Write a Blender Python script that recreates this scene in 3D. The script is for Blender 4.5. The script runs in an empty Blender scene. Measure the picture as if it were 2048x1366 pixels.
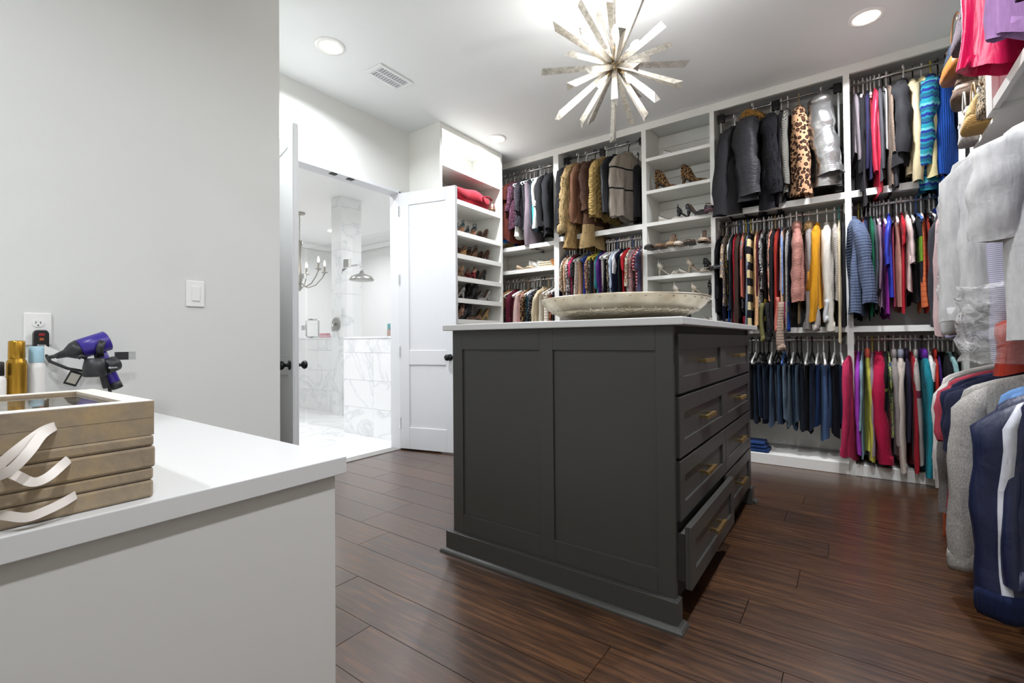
import bpy, math, random
from mathutils import Vector, Matrix
random.seed(7)
R = math.radians
sc = bpy.context.scene
COL = sc.collection

# ------------------------------------------------------------------ camera
cam_d = bpy.data.cameras.new('camera'); cam = bpy.data.objects.new('camera', cam_d); COL.objects.link(cam)
cam_d.sensor_width = 36.0; cam_d.lens = 36.0 * 933.06 / 2048; cam_d.shift_y = -13.22 / 2048; cam_d.clip_start = 0.02
def cam_matrix(yaw, pitch, roll, loc):
    f = Vector((-math.sin(yaw) * math.cos(pitch), math.cos(yaw) * math.cos(pitch), math.sin(pitch)))
    r = Vector((math.cos(yaw), math.sin(yaw), 0)); u = r.cross(f)
    c, s = math.cos(roll), math.sin(roll)
    x = c * r + s * u; y = -s * r + c * u
    m = Matrix((x, y, -f)).transposed().to_4x4(); m.translation = loc
    return m
cam.matrix_world = cam_matrix(.6254266, .01267534, -.00857292, (0, 0, 1.015))
sc.camera = cam

# ------------------------------------------------------------------ world, exposure, lights
w = bpy.data.worlds.new('world'); sc.world = w; w.use_nodes = True
w.node_tree.nodes['Background'].inputs[0].default_value = (.9, .95, 1, 1)
w.node_tree.nodes['Background'].inputs[1].default_value = .6
sc.view_settings.view_transform = 'Standard'; sc.view_settings.look = 'None'
sc.view_settings.exposure = 0.24; sc.view_settings.gamma = 1.0; sc.view_settings.use_curve_mapping = False
try:
    sc.cycles.use_denoising = True; sc.cycles.max_bounces = 7; sc.cycles.diffuse_bounces = 4; sc.cycles.adaptive_threshold = .02
    sc.cycles.transparent_max_bounces = 12; sc.cycles.sample_clamp_indirect = 6
    sc.cycles.caustics_reflective = False; sc.cycles.caustics_refractive = False
except Exception: pass
CAN_W = 29.5          # each recessed closet light
BATH_W = 20.0         # each recessed bathroom light
BULB_W = 4.0          # each bulb of the closet chandelier
CANS = [(-2.86, 1.855), (-2.844, 3.7), (.118, 3.7), (.118, 1.855), (-1.36, -.75), (.118, -.05)]  # near-wardrobe, vanity and rear lamps are unseen, added to light the room
BATH_CANS = [(-4.3, 2.2), (-4.3, 4.3), (-6.3, 2.4), (-7.6, 5.0)]
def area_disk(name, loc, watt, rad, color=(.885, .925, 1)):
    l = bpy.data.lights.new(name, 'AREA'); l.shape = 'DISK'; l.size = rad * 2; l.energy = watt; l.color = color; l.spread = R(158)
    o = bpy.data.objects.new(name, l); COL.objects.link(o); o.location = loc
    return o
for c in CANS: area_disk('recessed_lamp', (c[0], c[1], 3.038), CAN_W * (.8 if c[1] < 0 else 1.08), .07)      # the two near lamps are dimmer
for c in BATH_CANS: area_disk('bathroom_lamp', (c[0], c[1], 3.038), BATH_W, .09, (.95, .97, 1))

# ------------------------------------------------------------------ material helpers
def lin(h):
    h = h.lstrip('#'); o = []
    for i in (0, 2, 4):
        v = int(h[i:i + 2], 16) / 255; o.append(v / 12.92 if v <= .04045 else ((v + .055) / 1.055) ** 2.4)
    return (*o, 1)
MC = {}
class NT:
    def __init__(s, name):
        s.m = bpy.data.materials.new(name); s.m.use_nodes = True; s.t = s.m.node_tree; s.n = s.t.nodes; s.l = s.t.links
        s.b = s.n['Principled BSDF']; s._oc = None
    def node(s, t, **k):
        n = s.n.new(t)
        for a, v in k.items(): setattr(n, a, v)
        return n
    def link(s, a, b): s.l.new(a, b)
    def obj(s, scale=(1, 1, 1), rot=(0, 0, 0)):
        if s._oc is None: s._oc = s.node('ShaderNodeTexCoord')
        if scale == (1, 1, 1) and rot == (0, 0, 0): return s._oc.outputs['Object']
        m = s.node('ShaderNodeMapping'); m.inputs['Scale'].default_value = scale; m.inputs['Rotation'].default_value = rot
        s.link(s._oc.outputs['Object'], m.inputs[0]); return m.outputs[0]
    def noise(s, scale, vec=None, detail=3, rough=.5, dist=0):
        n = s.node('ShaderNodeTexNoise'); n.inputs['Scale'].default_value = scale; n.inputs['Detail'].default_value = detail
        n.inputs['Roughness'].default_value = rough; n.inputs['Distortion'].default_value = dist
        s.link(vec if vec is not None else s.obj(), n.inputs['Vector']); return n.outputs['Fac']
    def vor(s, scale, vec=None, feat='F1', out='Distance'):
        n = s.node('ShaderNodeTexVoronoi', feature=feat); n.inputs['Scale'].default_value = scale
        s.link(vec if vec is not None else s.obj(), n.inputs['Vector']); return n.outputs[out]
    def ramp(s, fac, stops, const=False):
        n = s.node('ShaderNodeValToRGB'); cr = n.color_ramp; cr.interpolation = 'CONSTANT' if const else 'LINEAR'
        while len(cr.elements) < len(stops): cr.elements.new(.5)
        for e, (p, c) in zip(cr.elements, stops): e.position = p; e.color = lin(c) if isinstance(c, str) else c
        s.link(fac, n.inputs[0]); return n.outputs[0]
    def math(s, op, a, b=None, c=None):
        n = s.node('ShaderNodeMath', operation=op)
        for i, v in enumerate((a, b, c)):
            if v is None: continue
            if isinstance(v, (int, float)): n.inputs[i].default_value = v
            else: s.link(v, n.inputs[i])
        return n.outputs[0]
    def mix(s, fac, a, b, mode='MIX'):
        n = s.node('ShaderNodeMix', data_type='RGBA', blend_type=mode)
        for sock, v in ((n.inputs[0], fac), (n.inputs[6], a), (n.inputs[7], b)):
            if isinstance(v, (int, float)): sock.default_value = v
            elif isinstance(v, (tuple, str)): sock.default_value = lin(v) if isinstance(v, str) else v
            else: s.link(v, sock)
        return n.outputs[2]
    def bump(s, h, strength=.3, dist=.01):
        n = s.node('ShaderNodeBump'); n.inputs['Strength'].default_value = strength; n.inputs['Distance'].default_value = dist
        s.link(h, n.inputs['Height']); s.link(n.outputs[0], s.b.inputs['Normal'])
    def col(s, v):
        if isinstance(v, str): s.b.inputs['Base Color'].default_value = lin(v)
        else: s.link(v, s.b.inputs['Base Color'])
    def set(s, **k):
        for a, v in k.items(): s.b.inputs[a.replace('_', ' ')].default_value = v
        return s
def mat(name, color, rough=.5, metal=0.0, bump=0.0, bscale=200, spec=.5, coat=0.0, emit=None, es=0.0, var=0.0):
    if name in MC: return MC[name]
    t = NT(name); t.set(Roughness=rough, Metallic=metal); t.b.inputs['Specular IOR Level'].default_value = spec
    t.b.inputs['Coat Weight'].default_value = coat
    if var:
        c = Vector(lin(color)[:3]); n = t.noise(6, detail=5)
        t.col(t.ramp(n, [(.3, (*(c * (1 - var)), 1)), (.7, (*(c * (1 + var)), 1))]))
    else: t.col(color)
    if bump: t.bump(t.noise(bscale, detail=4), bump, .002)
    if emit: t.b.inputs['Emission Color'].default_value = lin(emit); t.b.inputs['Emission Strength'].default_value = es
    MC[name] = t.m; return t.m

# ------------------------------------------------------------------ geometry helpers
class MB:
    def __init__(s): s.v = []; s.f = []
    def add(s, vs, fs):
        b = len(s.v); s.v += [tuple(v) for v in vs]; s.f += [tuple(i + b for i in f) for f in fs]; return s
    def box(s, x0, x1, y0, y1, z0, z1):
        return s.add([(x, y, z) for z in (z0, z1) for y in (y0, y1) for x in (x0, x1)],
                     [(0, 2, 3, 1), (4, 5, 7, 6), (0, 1, 5, 4), (2, 6, 7, 3), (0, 4, 6, 2), (1, 3, 7, 5)])
    def loft(s, rings, cap0=True, cap1=True):
        n = len(rings[0]); vs = [p for r in rings for p in r]; fs = []
        for i in range(len(rings) - 1):
            for j in range(n):
                a = i * n + j; b = i * n + (j + 1) % n; fs.append((a, b, b + n, a + n))
        if cap0: fs.append(tuple(range(n - 1, -1, -1)))
        if cap1: fs.append(tuple(range((len(rings) - 1) * n, len(rings) * n)))
        return s.add(vs, fs)
    def tube(s, pts, r, n=6, flat=1.0):
        pts = [Vector(p) for p in pts]; rings = []; up = None
        for i, p in enumerate(pts):
            d = (pts[min(i + 1, len(pts) - 1)] - pts[max(i - 1, 0)])
            if d.length < 1e-9: d = Vector((0, 0, 1))
            d.normalize()
            if up is None: up = Vector((0, 0, 1)) if abs(d.z) < .9 else Vector((1, 0, 0))
            x = d.cross(up)
            if x.length < 1e-4: x = d.cross(Vector((.3, .9, .2)))
            x.normalize(); y = x.cross(d).normalized(); up = y
            rr = r[i] if isinstance(r, (list, tuple)) else r
            rings.append([p + x * math.cos(2 * math.pi * k / n) * rr + y * math.sin(2 * math.pi * k / n) * rr * flat for k in range(n)])
        return s.loft(rings)
    def lathe(s, prof, n=24, c=(0, 0, 0)):
        rings = [[(c[0] + r * math.cos(2 * math.pi * k / n), c[1] + r * math.sin(2 * math.pi * k / n), c[2] + z) for k in range(n)] for r, z in prof]
        return s.loft(rings)
    def prism(s, poly, ax, a0, a1):
        def P(u, v, a): return {'x': (a, u, v), 'y': (u, a, v), 'z': (u, v, a)}[ax]
        return s.loft([[P(u, v, a0) for u, v in poly], [P(u, v, a1) for u, v in poly]])
    def mesh(s, name, smooth=False):
        m = bpy.data.meshes.new(name); m.from_pydata(s.v, [], s.f); m.update()
        import bmesh
        b = bmesh.new(); b.from_mesh(m); bmesh.ops.recalc_face_normals(b, faces=b.faces); b.to_mesh(m); b.free()
        if smooth: m.polygons.foreach_set('use_smooth', [True] * len(m.polygons))
        return m
    def build(s, name, mt, parent=None, smooth=False, bevel=0, sub=0, seg=2):
        return put(name, s.mesh(name, smooth), mt, parent, bevel, sub, seg)
def put(name, mesh, mt, parent=None, bevel=0, sub=0, seg=2):
    o = bpy.data.objects.new(name, mesh); COL.objects.link(o)
    if mt is not None and not len(mesh.materials): mesh.materials.append(mt)
    if parent is not None: o.parent = parent
    if bevel:
        b = o.modifiers.new('bevel', 'BEVEL'); b.width = bevel; b.segments = seg; b.limit_method = 'ANGLE'
    if sub:
        m = o.modifiers.new('sub', 'SUBSURF'); m.levels = sub; m.render_levels = sub
    return o
def box(name, x0, x1, y0, y1, z0, z1, mt, parent=None, bevel=0):
    return MB().box(x0, x1, y0, y1, z0, z1).build(name, mt, parent, bevel=bevel)
def thing(name, label, cat, loc=(0, 0, 0), rz=0, group=None):
    o = bpy.data.objects.new(name, None); COL.objects.link(o); o.location = loc; o.rotation_euler = (0, 0, rz)
    o.empty_display_size = .1; o['label'] = label; o['category'] = cat
    if group: o['group'] = group
    return o
def tag(o, label, cat, group=None):
    o['label'] = label; o['category'] = cat
    if group: o['group'] = group
    return o
def struct(o): o['kind'] = 'structure'; return o
ORD = ['zeroth', 'first', 'second', 'third', 'fourth', 'fifth', 'sixth', 'seventh', 'eighth', 'ninth', 'tenth', 'eleventh', 'twelfth', 'thirteenth',
       'fourteenth', 'fifteenth', 'sixteenth', 'seventeenth', 'eighteenth', 'nineteenth']
def ordinal(n):
    if n < 20: return ORD[n]
    t = {2: 'twent', 3: 'thirt', 4: 'fort', 5: 'fift'}[n // 10]
    return t + 'ieth' if n % 10 == 0 else t + 'y-' + ORD[n % 10]

# ------------------------------------------------------------------ base materials
WALL = mat('wall_paint', '#dbdbd6', .75, bump=.12, bscale=220)
CEIL = mat('ceiling_paint', '#e6e8e6', .85, bump=.15, bscale=160)
WHITE = mat('white_cabinet_paint', '#e7e6df', .4)
DOORW = mat('white_door_paint', '#dbdcdd', .35)
QUARTZ = mat('white_quartz', '#d0cfcc', .3, coat=.15)
CHAR = mat('charcoal_cabinet_paint', '#3c3b37', .40, bump=.03, bscale=400)
BRASS = mat('aged_brass', '#a58c60', .32, metal=1)
BLACKM = mat('black_metal', '#101114', .35, metal=.4)
BLACKP = mat('black_plastic', '#141416', .4)
CHROME = mat('chrome', '#d8d8d8', .15, metal=1)
WPLAS = mat('white_plastic', '#efeee9', .35)
LAMP = mat('lit_lamp_lens', '#ffffff', .5, emit='#fff4e0', es=9)
BULB = mat('lit_bulb', '#ffffff', .5, emit='#fff0d8', es=22)
def glass_mat():
    t = NT('clear_glass'); n = t.n; t.n.remove(t.b)
    tr = n.new('ShaderNodeBsdfTransparent'); tr.inputs[0].default_value = (.985, .99, .99, 1)
    gl = n.new('ShaderNodeBsdfGlossy'); gl.inputs['Roughness'].default_value = .02
    fr = n.new('ShaderNodeLayerWeight'); fr.inputs[0].default_value = .5
    fac = t.math('MULTIPLY_ADD', t.math('POWER', fr.outputs['Facing'], 5), .8, .04)
    mx = n.new('ShaderNodeMixShader'); t.link(fac, mx.inputs[0]); t.link(tr.outputs[0], mx.inputs[1]); t.link(gl.outputs[0], mx.inputs[2])
    t.link(mx.outputs[0], n['Material Output'].inputs[0]); return t.m
GLASS = glass_mat()
def film_mat():
    t = NT('clear_plastic_film'); n = t.n; t.b.inputs['Roughness'].default_value = .12; t.col('#e8e6e4')
    t.bump(t.noise(14, detail=4, dist=1.5), .9, .03)
    tr = n.new('ShaderNodeBsdfTransparent'); fr = n.new('ShaderNodeLayerWeight'); fr.inputs[0].default_value = .35
    mx = n.new('ShaderNodeMixShader'); f2 = t.math('MULTIPLY_ADD', fr.outputs['Facing'], .55, .16)
    t.link(f2, mx.inputs[0]); t.link(tr.outputs[0], mx.inputs[1]); t.link(t.b.outputs[0], mx.inputs[2])
    t.link(mx.outputs[0], n['Material Output'].inputs[0]); return t.m
FILM = film_mat()
def marble_mat():
    t = NT('white_marble'); t.set(Roughness=.22)
    oi = t.node('ShaderNodeObjectInfo'); v = t.node('ShaderNodeVectorMath', operation='ADD')
    cmb = t.node('ShaderNodeCombineXYZ'); r = t.math('MULTIPLY', oi.outputs['Random'], 17)
    for i in range(3): t.link(r, cmb.inputs[i])
    t.link(t.obj((1, 1, 1), (.3, .5, .4)), v.inputs[0]); t.link(cmb.outputs[0], v.inputs[1])
    n = t.noise(1.6, v.outputs[0], 6, .55, 1.4)
    vein = t.math('ABSOLUTE', t.math('SUBTRACT', n, .5))
    t.col(t.ramp(vein, [(0, '#d9dbdc'), (.010, '#e6e7e8'), (.04, '#f0f0ef'), (1, '#f4f4f3')])); return t.m
MARBLE = marble_mat()
def wood_mat():
    t = NT('dark_walnut_plank'); t.b.inputs['Specular IOR Level'].default_value = .6; t.b.inputs['Coat Weight'].default_value = .65; t.b.inputs['Coat Roughness'].default_value = .2
    oi = t.node('ShaderNodeObjectInfo'); rnd = oi.outputs['Random']
    cmb = t.node('ShaderNodeCombineXYZ'); t.link(t.math('MULTIPLY', rnd, 31), cmb.inputs[0]); t.link(t.math('MULTIPLY', rnd, 13), cmb.inputs[1])
    v = t.node('ShaderNodeVectorMath', operation='ADD'); t.link(t.obj((1.2, 16, 1)), v.inputs[0]); t.link(cmb.outputs[0], v.inputs[1])
    g = t.noise(3.2, v.outputs[0], 7, .62, .6)
    v2 = t.node('ShaderNodeVectorMath', operation='ADD'); t.link(t.obj((1.2, 2.2, 1)), v2.inputs[0]); t.link(cmb.outputs[0], v2.inputs[1])
    b = t.noise(1.5, v2.outputs[0], 3, .5)
    c = t.ramp(g, [(.3, '#1d1007'), (.5, '#3c230f'), (.7, '#633e1d')])
    c = t.mix(t.math('MULTIPLY', b, .5), c, t.ramp(rnd, [(0, '#25160b'), (.5, '#3e2511'), (1, '#593619')]))
    t.col(c); t.link(t.math('MULTIPLY_ADD', g, .22, .27), t.b.inputs['Roughness'])
    v3 = t.noise(5, t.obj((2, 90, 1)), 4, .6)
    t.bump(v3, .2, .002); return t.m
WOOD = wood_mat()
# ------------------------------------------------------------------ fabrics
def fab(key):
    """pattern:colour[,colour...][:scale] -> cloth material"""
    if key in MC: return MC[key]
    p = key.split(':'); kind = p[0]; cs = p[1].split(','); sv = float(p[2]) if len(p) > 2 else 1.0
    t = NT('cloth_%s_%s' % (kind, cs[0].strip('#'))); t.set(Roughness=.88); t.b.inputs['Specular IOR Level'].default_value = .18
    t.b.inputs['Sheen Weight'].default_value = .02
    wr = t.math('ADD', t.math('MULTIPLY', t.noise(9, detail=3, dist=.8), .6), t.math('MULTIPLY', t.noise(24, t.obj((1, 1, .16)), 3, .5, .6), .8))
    xyz = t.node('ShaderNodeSeparateXYZ'); t.link(t.obj(), xyz.inputs[0]); Z = xyz.outputs[2]; Y = xyz.outputs[1]; X = xyz.outputs[0]
    def shade(c):
        return t.mix(1.0, c, t.ramp(t.noise(30, t.obj((1, 1, .25)), 4), [(.3, (.8, .8, .8, 1)), (.7, (1.1, 1.1, 1.1, 1))]), 'MULTIPLY')
    hb = wr
    if kind == 'plain': t.col(shade(t.mix(0, cs[0], cs[0])))
    elif kind == 'satin': t.col(shade(t.mix(0, cs[0], cs[0]))); t.set(Roughness=.42); t.b.inputs['Specular IOR Level'].default_value = .5
    elif kind == 'leather': t.col(cs[0]); t.set(Roughness=.36); hb = t.math('ADD', wr, t.math('MULTIPLY', t.noise(120), .15))
    elif kind == 'metal': t.col(cs[0]); t.set(Roughness=.27, Metallic=.85); hb = t.noise(16, detail=4, dist=1)
    elif kind == 'stripe':
        m = t.math('FRACT', t.math('MULTIPLY', Z, -1 / (.05 * sv))); t.col(t.ramp(m, [(i / len(cs) if len(p) < 4 else (0 if i == 0 else float(p[3])), c) for i, c in enumerate(cs)], True))
    elif kind == 'vstripe':
        m = t.math('FRACT', t.math('MULTIPLY', t.math('ADD', Y, X), 1 / (.012 * sv))); t.col(t.ramp(m, [(i / len(cs), c) for i, c in enumerate(cs)], True))
    elif kind == 'block':
        m = t.math('MULTIPLY', Z, -1.0); n = len(cs) // 2
        t.col(shade(t.ramp(m, [(float(cs[2 * i + 1]), cs[2 * i]) for i in range(n)], True)))
    elif kind == 'leopard':
        d = t.vor(44 / sv); d2 = t.math('ADD', d, t.math('MULTIPLY', t.noise(70), .3))
        t.col(t.ramp(d2, [(0, cs[2] if len(cs) > 2 else cs[1]), (.42, cs[1]), (.66, cs[0])], True))
    elif kind == 'floral':
        n = t.noise(28 / sv, detail=3, rough=.6, dist=1.5); k = len(cs)
        t.col(t.ramp(n, [(0 if i == 0 else .36 + .28 * i / k, c) for i, c in enumerate(cs)], True))
    elif kind == 'speck':
        n = t.vor(110 / sv); t.col(t.ramp(n, [(0, cs[1]), (.28, cs[0])], True))
    elif kind == 'tweed':
        n = t.noise(220 / sv, detail=2); t.col(t.ramp(n, [(.38, cs[0]), (.62, cs[1])]))
    elif kind == 'herring':
        a = t.math('PINGPONG', Y, .012 * sv); m = t.math('FRACT', t.math('MULTIPLY', t.math('ADD', Z, a), 1 / (.012 * sv)))
        t.col(t.ramp(m, [(0, cs[0]), (.5, cs[1])], True))
    elif kind == 'tribal':
        zz = t.math('PINGPONG', Y, .014); m = t.math('FRACT', t.math('MULTIPLY', t.math('ADD', Z, t.math('MULTIPLY', zz, .9)), -1 / (.17 * sv)))
        t.col(t.ramp(m, [(0, cs[0]), (.14, cs[1]), (.22, cs[2]), (.34, cs[1]), (.40, cs[0]), (.56, cs[2]), (.62, cs[1]), (.8, cs[3]), (.9, cs[2])], True))
    elif kind in ('knit', 'rib'):
        t.col(shade(t.mix(0, cs[0], cs[0])))
        m = t.math('SINE', t.math('MULTIPLY', t.math('ADD', Y, X), 330 / sv)); hb = t.math('ADD', t.math('MULTIPLY', m, .35), wr)
        if kind == 'knit': hb = t.math('ADD', hb, t.math('MULTIPLY', t.math('SINE', t.math('MULTIPLY', Z, 420 / sv)), .25))
    elif kind == 'quilt':
        a = t.math('ABSOLUTE', t.math('SINE', t.math('MULTIPLY', t.math('ADD', Z, Y), 60 / sv))); b = t.math('ABSOLUTE', t.math('SINE', t.math('MULTIPLY', t.math('SUBTRACT', Z, Y), 60 / sv)))
        hb = t.math('MINIMUM', a, b); t.col(shade(t.mix(0, cs[0], cs[0])))
    elif kind == 'puff':
        t.col(cs[0]); t.set(Roughness=.5); hb = t.noise(20, t.obj((1, 1, 2.4)), 3, .5, 1)
    elif kind == 'denim':
        n = t.noise(40, t.obj((1, 1, .06)), 4); b = t.noise(4, t.obj((1, 1, .5)), 2)
        c = Vector(lin(cs[0])[:3]); t.col(t.ramp(t.math('MULTIPLY_ADD', b, .5, t.math('MULTIPLY', n, .5)), [(.32, (*(c * .45), 1)), (.68, (*(c * 1.75), 1))]))
    elif kind == 'fur':
        n = t.noise(70, t.obj((1, 1, .3)), 5, .7); c = Vector(lin(cs[0])[:3])
        t.col(t.ramp(n, [(.3, (*(c * .35), 1)), (.7, (*(c * 1.5), 1))])); hb = n; t.b.inputs['Sheen Weight'].default_value = .05
    elif kind == 'heather':
        n = t.noise(260, t.obj((1, 1, .5)), 3); c = Vector(lin(cs[0])[:3])
        t.col(t.ramp(n, [(.3, (*(c * .72), 1)), (.7, (*(c * 1.25), 1))]))
    weave = t.math('MULTIPLY', t.noise(500, detail=1), .06)
    t.bump(t.math('ADD', hb, weave), .55 if kind not in ('quilt', 'fur') else .9, .012 if kind not in ('knit', 'rib') else .006)
    MC[key] = t.m; return t.m

# ================================================================== THE ROOM
XD, XL, XR, YB, YF, H = -3.453, -2.37, 1.08, 4.68, -2.2, 3.05      # door wall, vanity wall, wardrobe wall, back wall, wall behind the camera, ceiling
YC, DY0, DY1, DH = 1.245, 1.745, 2.975, 2.445                      # wall corner, door opening, its height
fl = struct(box('floor', -3.6, XR, YF, YB, -.12, -.014, mat('dark_subfloor', '#0c0806', .9)))
rows = int((YB - YF) / .192) + 1
for r in range(rows):
    y0 = YF + r * .192; y1 = min(y0 + .192, YB); x = XD - .02 - random.uniform(0, 1.5)
    while x < XR:
        L = random.uniform(1.15, 1.95); a, b = max(x, XD - .02), min(x + L, XR); x += L
        if b - a < .08: continue
        box('plank', a + .0012, b - .0012, y0 + .0012, y1 - .0012, -.0138, -random.uniform(0, .0006), WOOD, fl)
ce = struct(box('ceiling', XD - .12, XR, YF, YB, H, H + .1, CEIL))
wl = struct(box('wall_vanity', XL - .12, XL, YF, YC, 0, H, WALL)); wl.name = 'wall_left'
struct(box('wall_left_return', XD - .12, XL - .12, YC - .12, YC, 0, H, WALL))
wd = MB(); wd.box(XD - .12, XD, YC, DY0, 0, H).box(XD - .12, XD, DY1, YB, 0, H).box(XD - .12, XD, DY0, DY1, DH, H)
struct(wd.build('wall_door_side', WALL))
struct(box('wall_back', XD, XR, YB - .0, YB + .1, 0, H, WALL))
struct(box('wall_right', XR, XR + .1, YF, YB, 0, H, WALL))
struct(box('wall_front', XL, XR, YF - .1, YF, 0, H, WALL))
# door jamb / header lining with narrow casing and ball catches
jm = MB().box(XD - .125, XD + .008, DY0 - .0, DY0 + .018, 0, DH).box(XD - .125, XD + .008, DY1 - .018, DY1, 0, DH).box(XD - .125, XD + .008, DY0, DY1, DH - .018, DH + .012)
jo = struct(jm.build('trim_1', DOORW, bevel=.002))
for y in (2.255, 2.42): box('ball_catch', XD - .05, XD - .005, y, y + .055, DH - .024, DH - .0175, mat('bronze_catch', '#2a2724', .4, metal=.7), jo)
th = struct(box('threshold', XD - .10, XD + .01, DY0 + .018, DY1 - .018, -.012, .006, mat('threshold_grey', '#8d8a86', .4))); th.name = 'trim_2'

# ---------------------------------------------------------------- doors (two panels each, pushed open into the closet)
def door(n, hinge, ang, sgn):
    """leaf along local +x from the hinge, thickness .038 towards sgn*y"""
    d = bpy.data.objects.new('door_%d' % n, None); COL.objects.link(d); d['kind'] = 'structure'; d.location = (*hinge, 0); d.rotation_euler = (0, 0, ang)
    W, T, z0, z1 = .605, .038, .012, DH - .022
    core = MB().box(0.001, W, .009, T - .009, z0, z1)
    core.build('leaf_core', DOORW, d)
    def ring(y0, y1):
        m = MB()
        m.box(0, .105, y0, y1, z0, z1).box(W - .105, W, y0, y1, z0, z1)
        for a, b in ((z0, .215), (.80, .935), (2.30, z1)): m.box(.105, W - .105, y0, y1, a, b)
        return m
    ring(0, .0095).build('stile_and_rail', DOORW, d, bevel=.003); ring(T - .0095, T).build('stile_and_rail', DOORW, d, bevel=.003)
    for y, s in ((0, -1), (T, 1)):
        k = MB(); c = (W - .065, 0, .87)
        prof = [(.001, 0), (.030, 0), (.030, .006), (.012, .010), (.010, .030), (.020, .036), (.028, .046), (.029, .056), (.022, .066), (.001, .070)]
        rings = [[(c[0] + r * math.cos(q * math.pi / 10), y + s * h, c[2] + r * math.sin(q * math.pi / 10)) for q in range(20)] for r, h in prof]
        k.loft(rings).build('knob', BLACKM, d, smooth=True)
    for z in (.25, .92, 1.6, 2.25): MB().box(-.006, .008, -.006 if sgn > 0 else T - .004, .004 if sgn > 0 else T + .006, z - .05, z + .05).build('hinge', CHROME, d, bevel=.002)
    return d
# right leaf: face towards the camera is its -y side
door(1, (XD + .012, DY1 - .022), R(13.8), 1)
d2 = door(2, (XD + .012 - .009, DY0 + .022 - .037), R(-13.8), -1)

# ---------------------------------------------------------------- bathroom beyond the doorway
BW = mat('bath_white', '#f2f2f1', .5)
bf = struct(box('floor_bathroom', -9, XD - .1, .6, 6.2, -.12, -.012, mat('grout', '#cfcfcc', .8)))
tx, ty = .6, 1.2
for i in range(9):
    for j in range(6):
        x0 = -8.98 + i * tx; y0 = .6 + (j - (i % 2) * .5) * ty * .8
        a0, a1, b0, b1 = x0 + .002, min(x0 + tx - .002, XD - .1), max(.6, y0 + .002), min(6.2, y0 + ty * .8 - .002)
        if a1 - a0 > .05 and b1 - b0 > .05: box('tile', a0, a1, b0, b1, -.012, 0, MARBLE, bf)
struct(box('ceiling_bathroom', -9, XD - .12, .6, 6.2, H, H + .1, BW))
struct(box('wall_bathroom_far', -9.1, -9, .6, 6.2, 0, H, BW))
wbb = struct(box('wall_bathroom_back', -9, XD - .12, 6.2, 6.3, 0, H, BW))
struct(box('wall_bathroom_near', -9, XD - .12, .5, .6, 0, H, BW))
tr = MB(); prof = [(0, 0), (.02, -.1), (.04, -.1), (.09, -.03), (.09, 0)]
for yy in (6.2,):
    tr.prism([(yy - u, H + v) for u, v in prof], 'x', -9, XD - .12)
tr.prism([(-9 + u, H + v) for u, v in prof], 'y', .6, 6.2)
struct(tr.build('trim_3', BW))
wn = bpy.data.objects.new('window_1', None); COL.objects.link(wn); wn['kind'] = 'structure'
WIN = mat('bright_window_pane', '#ffffff', .3, emit='#eef5ff', es=2.0)
box('pane', -8.995, -8.98, 3.6, 4.9, 1.75, 2.2, WIN, wn)
for a in ((3.54, 3.6, 1.69, 2.26), (4.9, 4.96, 1.69, 2.26), (3.6, 4.9, 1.69, 1.75), (3.6, 4.9, 2.2, 2.26)): box('window_frame', -9, -8.96, a[0], a[1], a[2], a[3], BW, wn)
# shower: half wall in front, full glass door, half wall with column behind
def tiled(name, x0, x1, y0, y1, z1, label, face_y):
    t = thing(name, label, 'shower wall')
    box('core', x0, x1, y0 + .012, y1 - .012, 0, z1 - .02, BW, t)
    box('cap', x0 - .0, x1, y0 - .006, y1 + .006, z1 - .02, z1, MARBLE, t)
    n = max(1, round((x1 - x0) / .6)); wx = (x1 - x0) / n; k = 0; z = 0
    while z < z1 - .03:
        zt = min(z + .3, z1 - .02)
        for i in range(n): box('tile', x0 + i * wx + .001, x0 + (i + 1) * wx - .001, y0, y0 + .012, z + .001, zt - .001, MARBLE, t)
        z = zt
    box('end_tile', x0 - .006, x0, y0, y1, 0, z1 - .02, MARBLE, t); box('back_tile', x0, x1, y1 - .012, y1, 0, z1 - .02, MARBLE, t)
    return t
tiled('shower_half_wall', -4.64, -3.6, 3.17, 3.29, 1.075, 'low marble tiled half wall facing the open doorway', 3.17)
tiled('shower_half_wall', -8.2, -3.6, 3.98, 4.12, 1.085, 'long low marble tiled wall at the back of the shower', 3.98)
co = thing('marble_column', 'tall marble clad column rising from the shower to the ceiling', 'column')
z = 1.085
while z < H - .01:
    zt = min(z + .61, H)
    box('tile', -5.92, -5.69, 3.85, 3.862, z + .001, zt - .001, MARBLE, co); box('tile', -5.702, -5.69, 3.862, 4.18, z + .001, zt - .001, MARBLE, co)
    box('tile', -5.92, -5.908, 3.862, 4.18, z + .001, zt - .001, MARBLE, co)
    z = zt
box('core', -5.907, -5.703, 3.863, 4.17, 1.085, H, BW, co); box('foot_tile', -5.92, -5.69, 3.85, 3.98, 0, 1.085, MARBLE, co)
def glass_panel(name, label, x0, x1, y, z0, z1):
    t = thing(name, label, 'glass panel'); box('pane', x0, x1, y, y + .01, z0, z1, GLASS, t); return t
g1 = glass_panel('shower_glass', 'fixed clear glass pane standing on the near half wall', -4.54, -3.6, 3.22, 1.077, 2.19)
for z in (1.3, 1.9): box('clip', -3.78, -3.72, 3.21, 3.24, z - .025, z + .025, CHROME, g1)
g2 = glass_panel('shower_door', 'clear glass shower door with a looped steel pull handle', -5.47, -4.665, 3.22, .02, 2.19)
g3 = glass_panel('shower_glass', 'clear glass pane left of the shower door', -6.6, -5.54, 3.22, .02, 2.19)
MB().tube([(-5.40, 3.22, 1.08), (-5.40, 3.17, 1.08), (-5.40, 3.165, 1.10), (-5.40, 3.165, 1.28), (-5.40, 3.17, 1.30), (-5.40, 3.22, 1.30)], .011, 8).build('handle', CHROME, g2, True)
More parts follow.
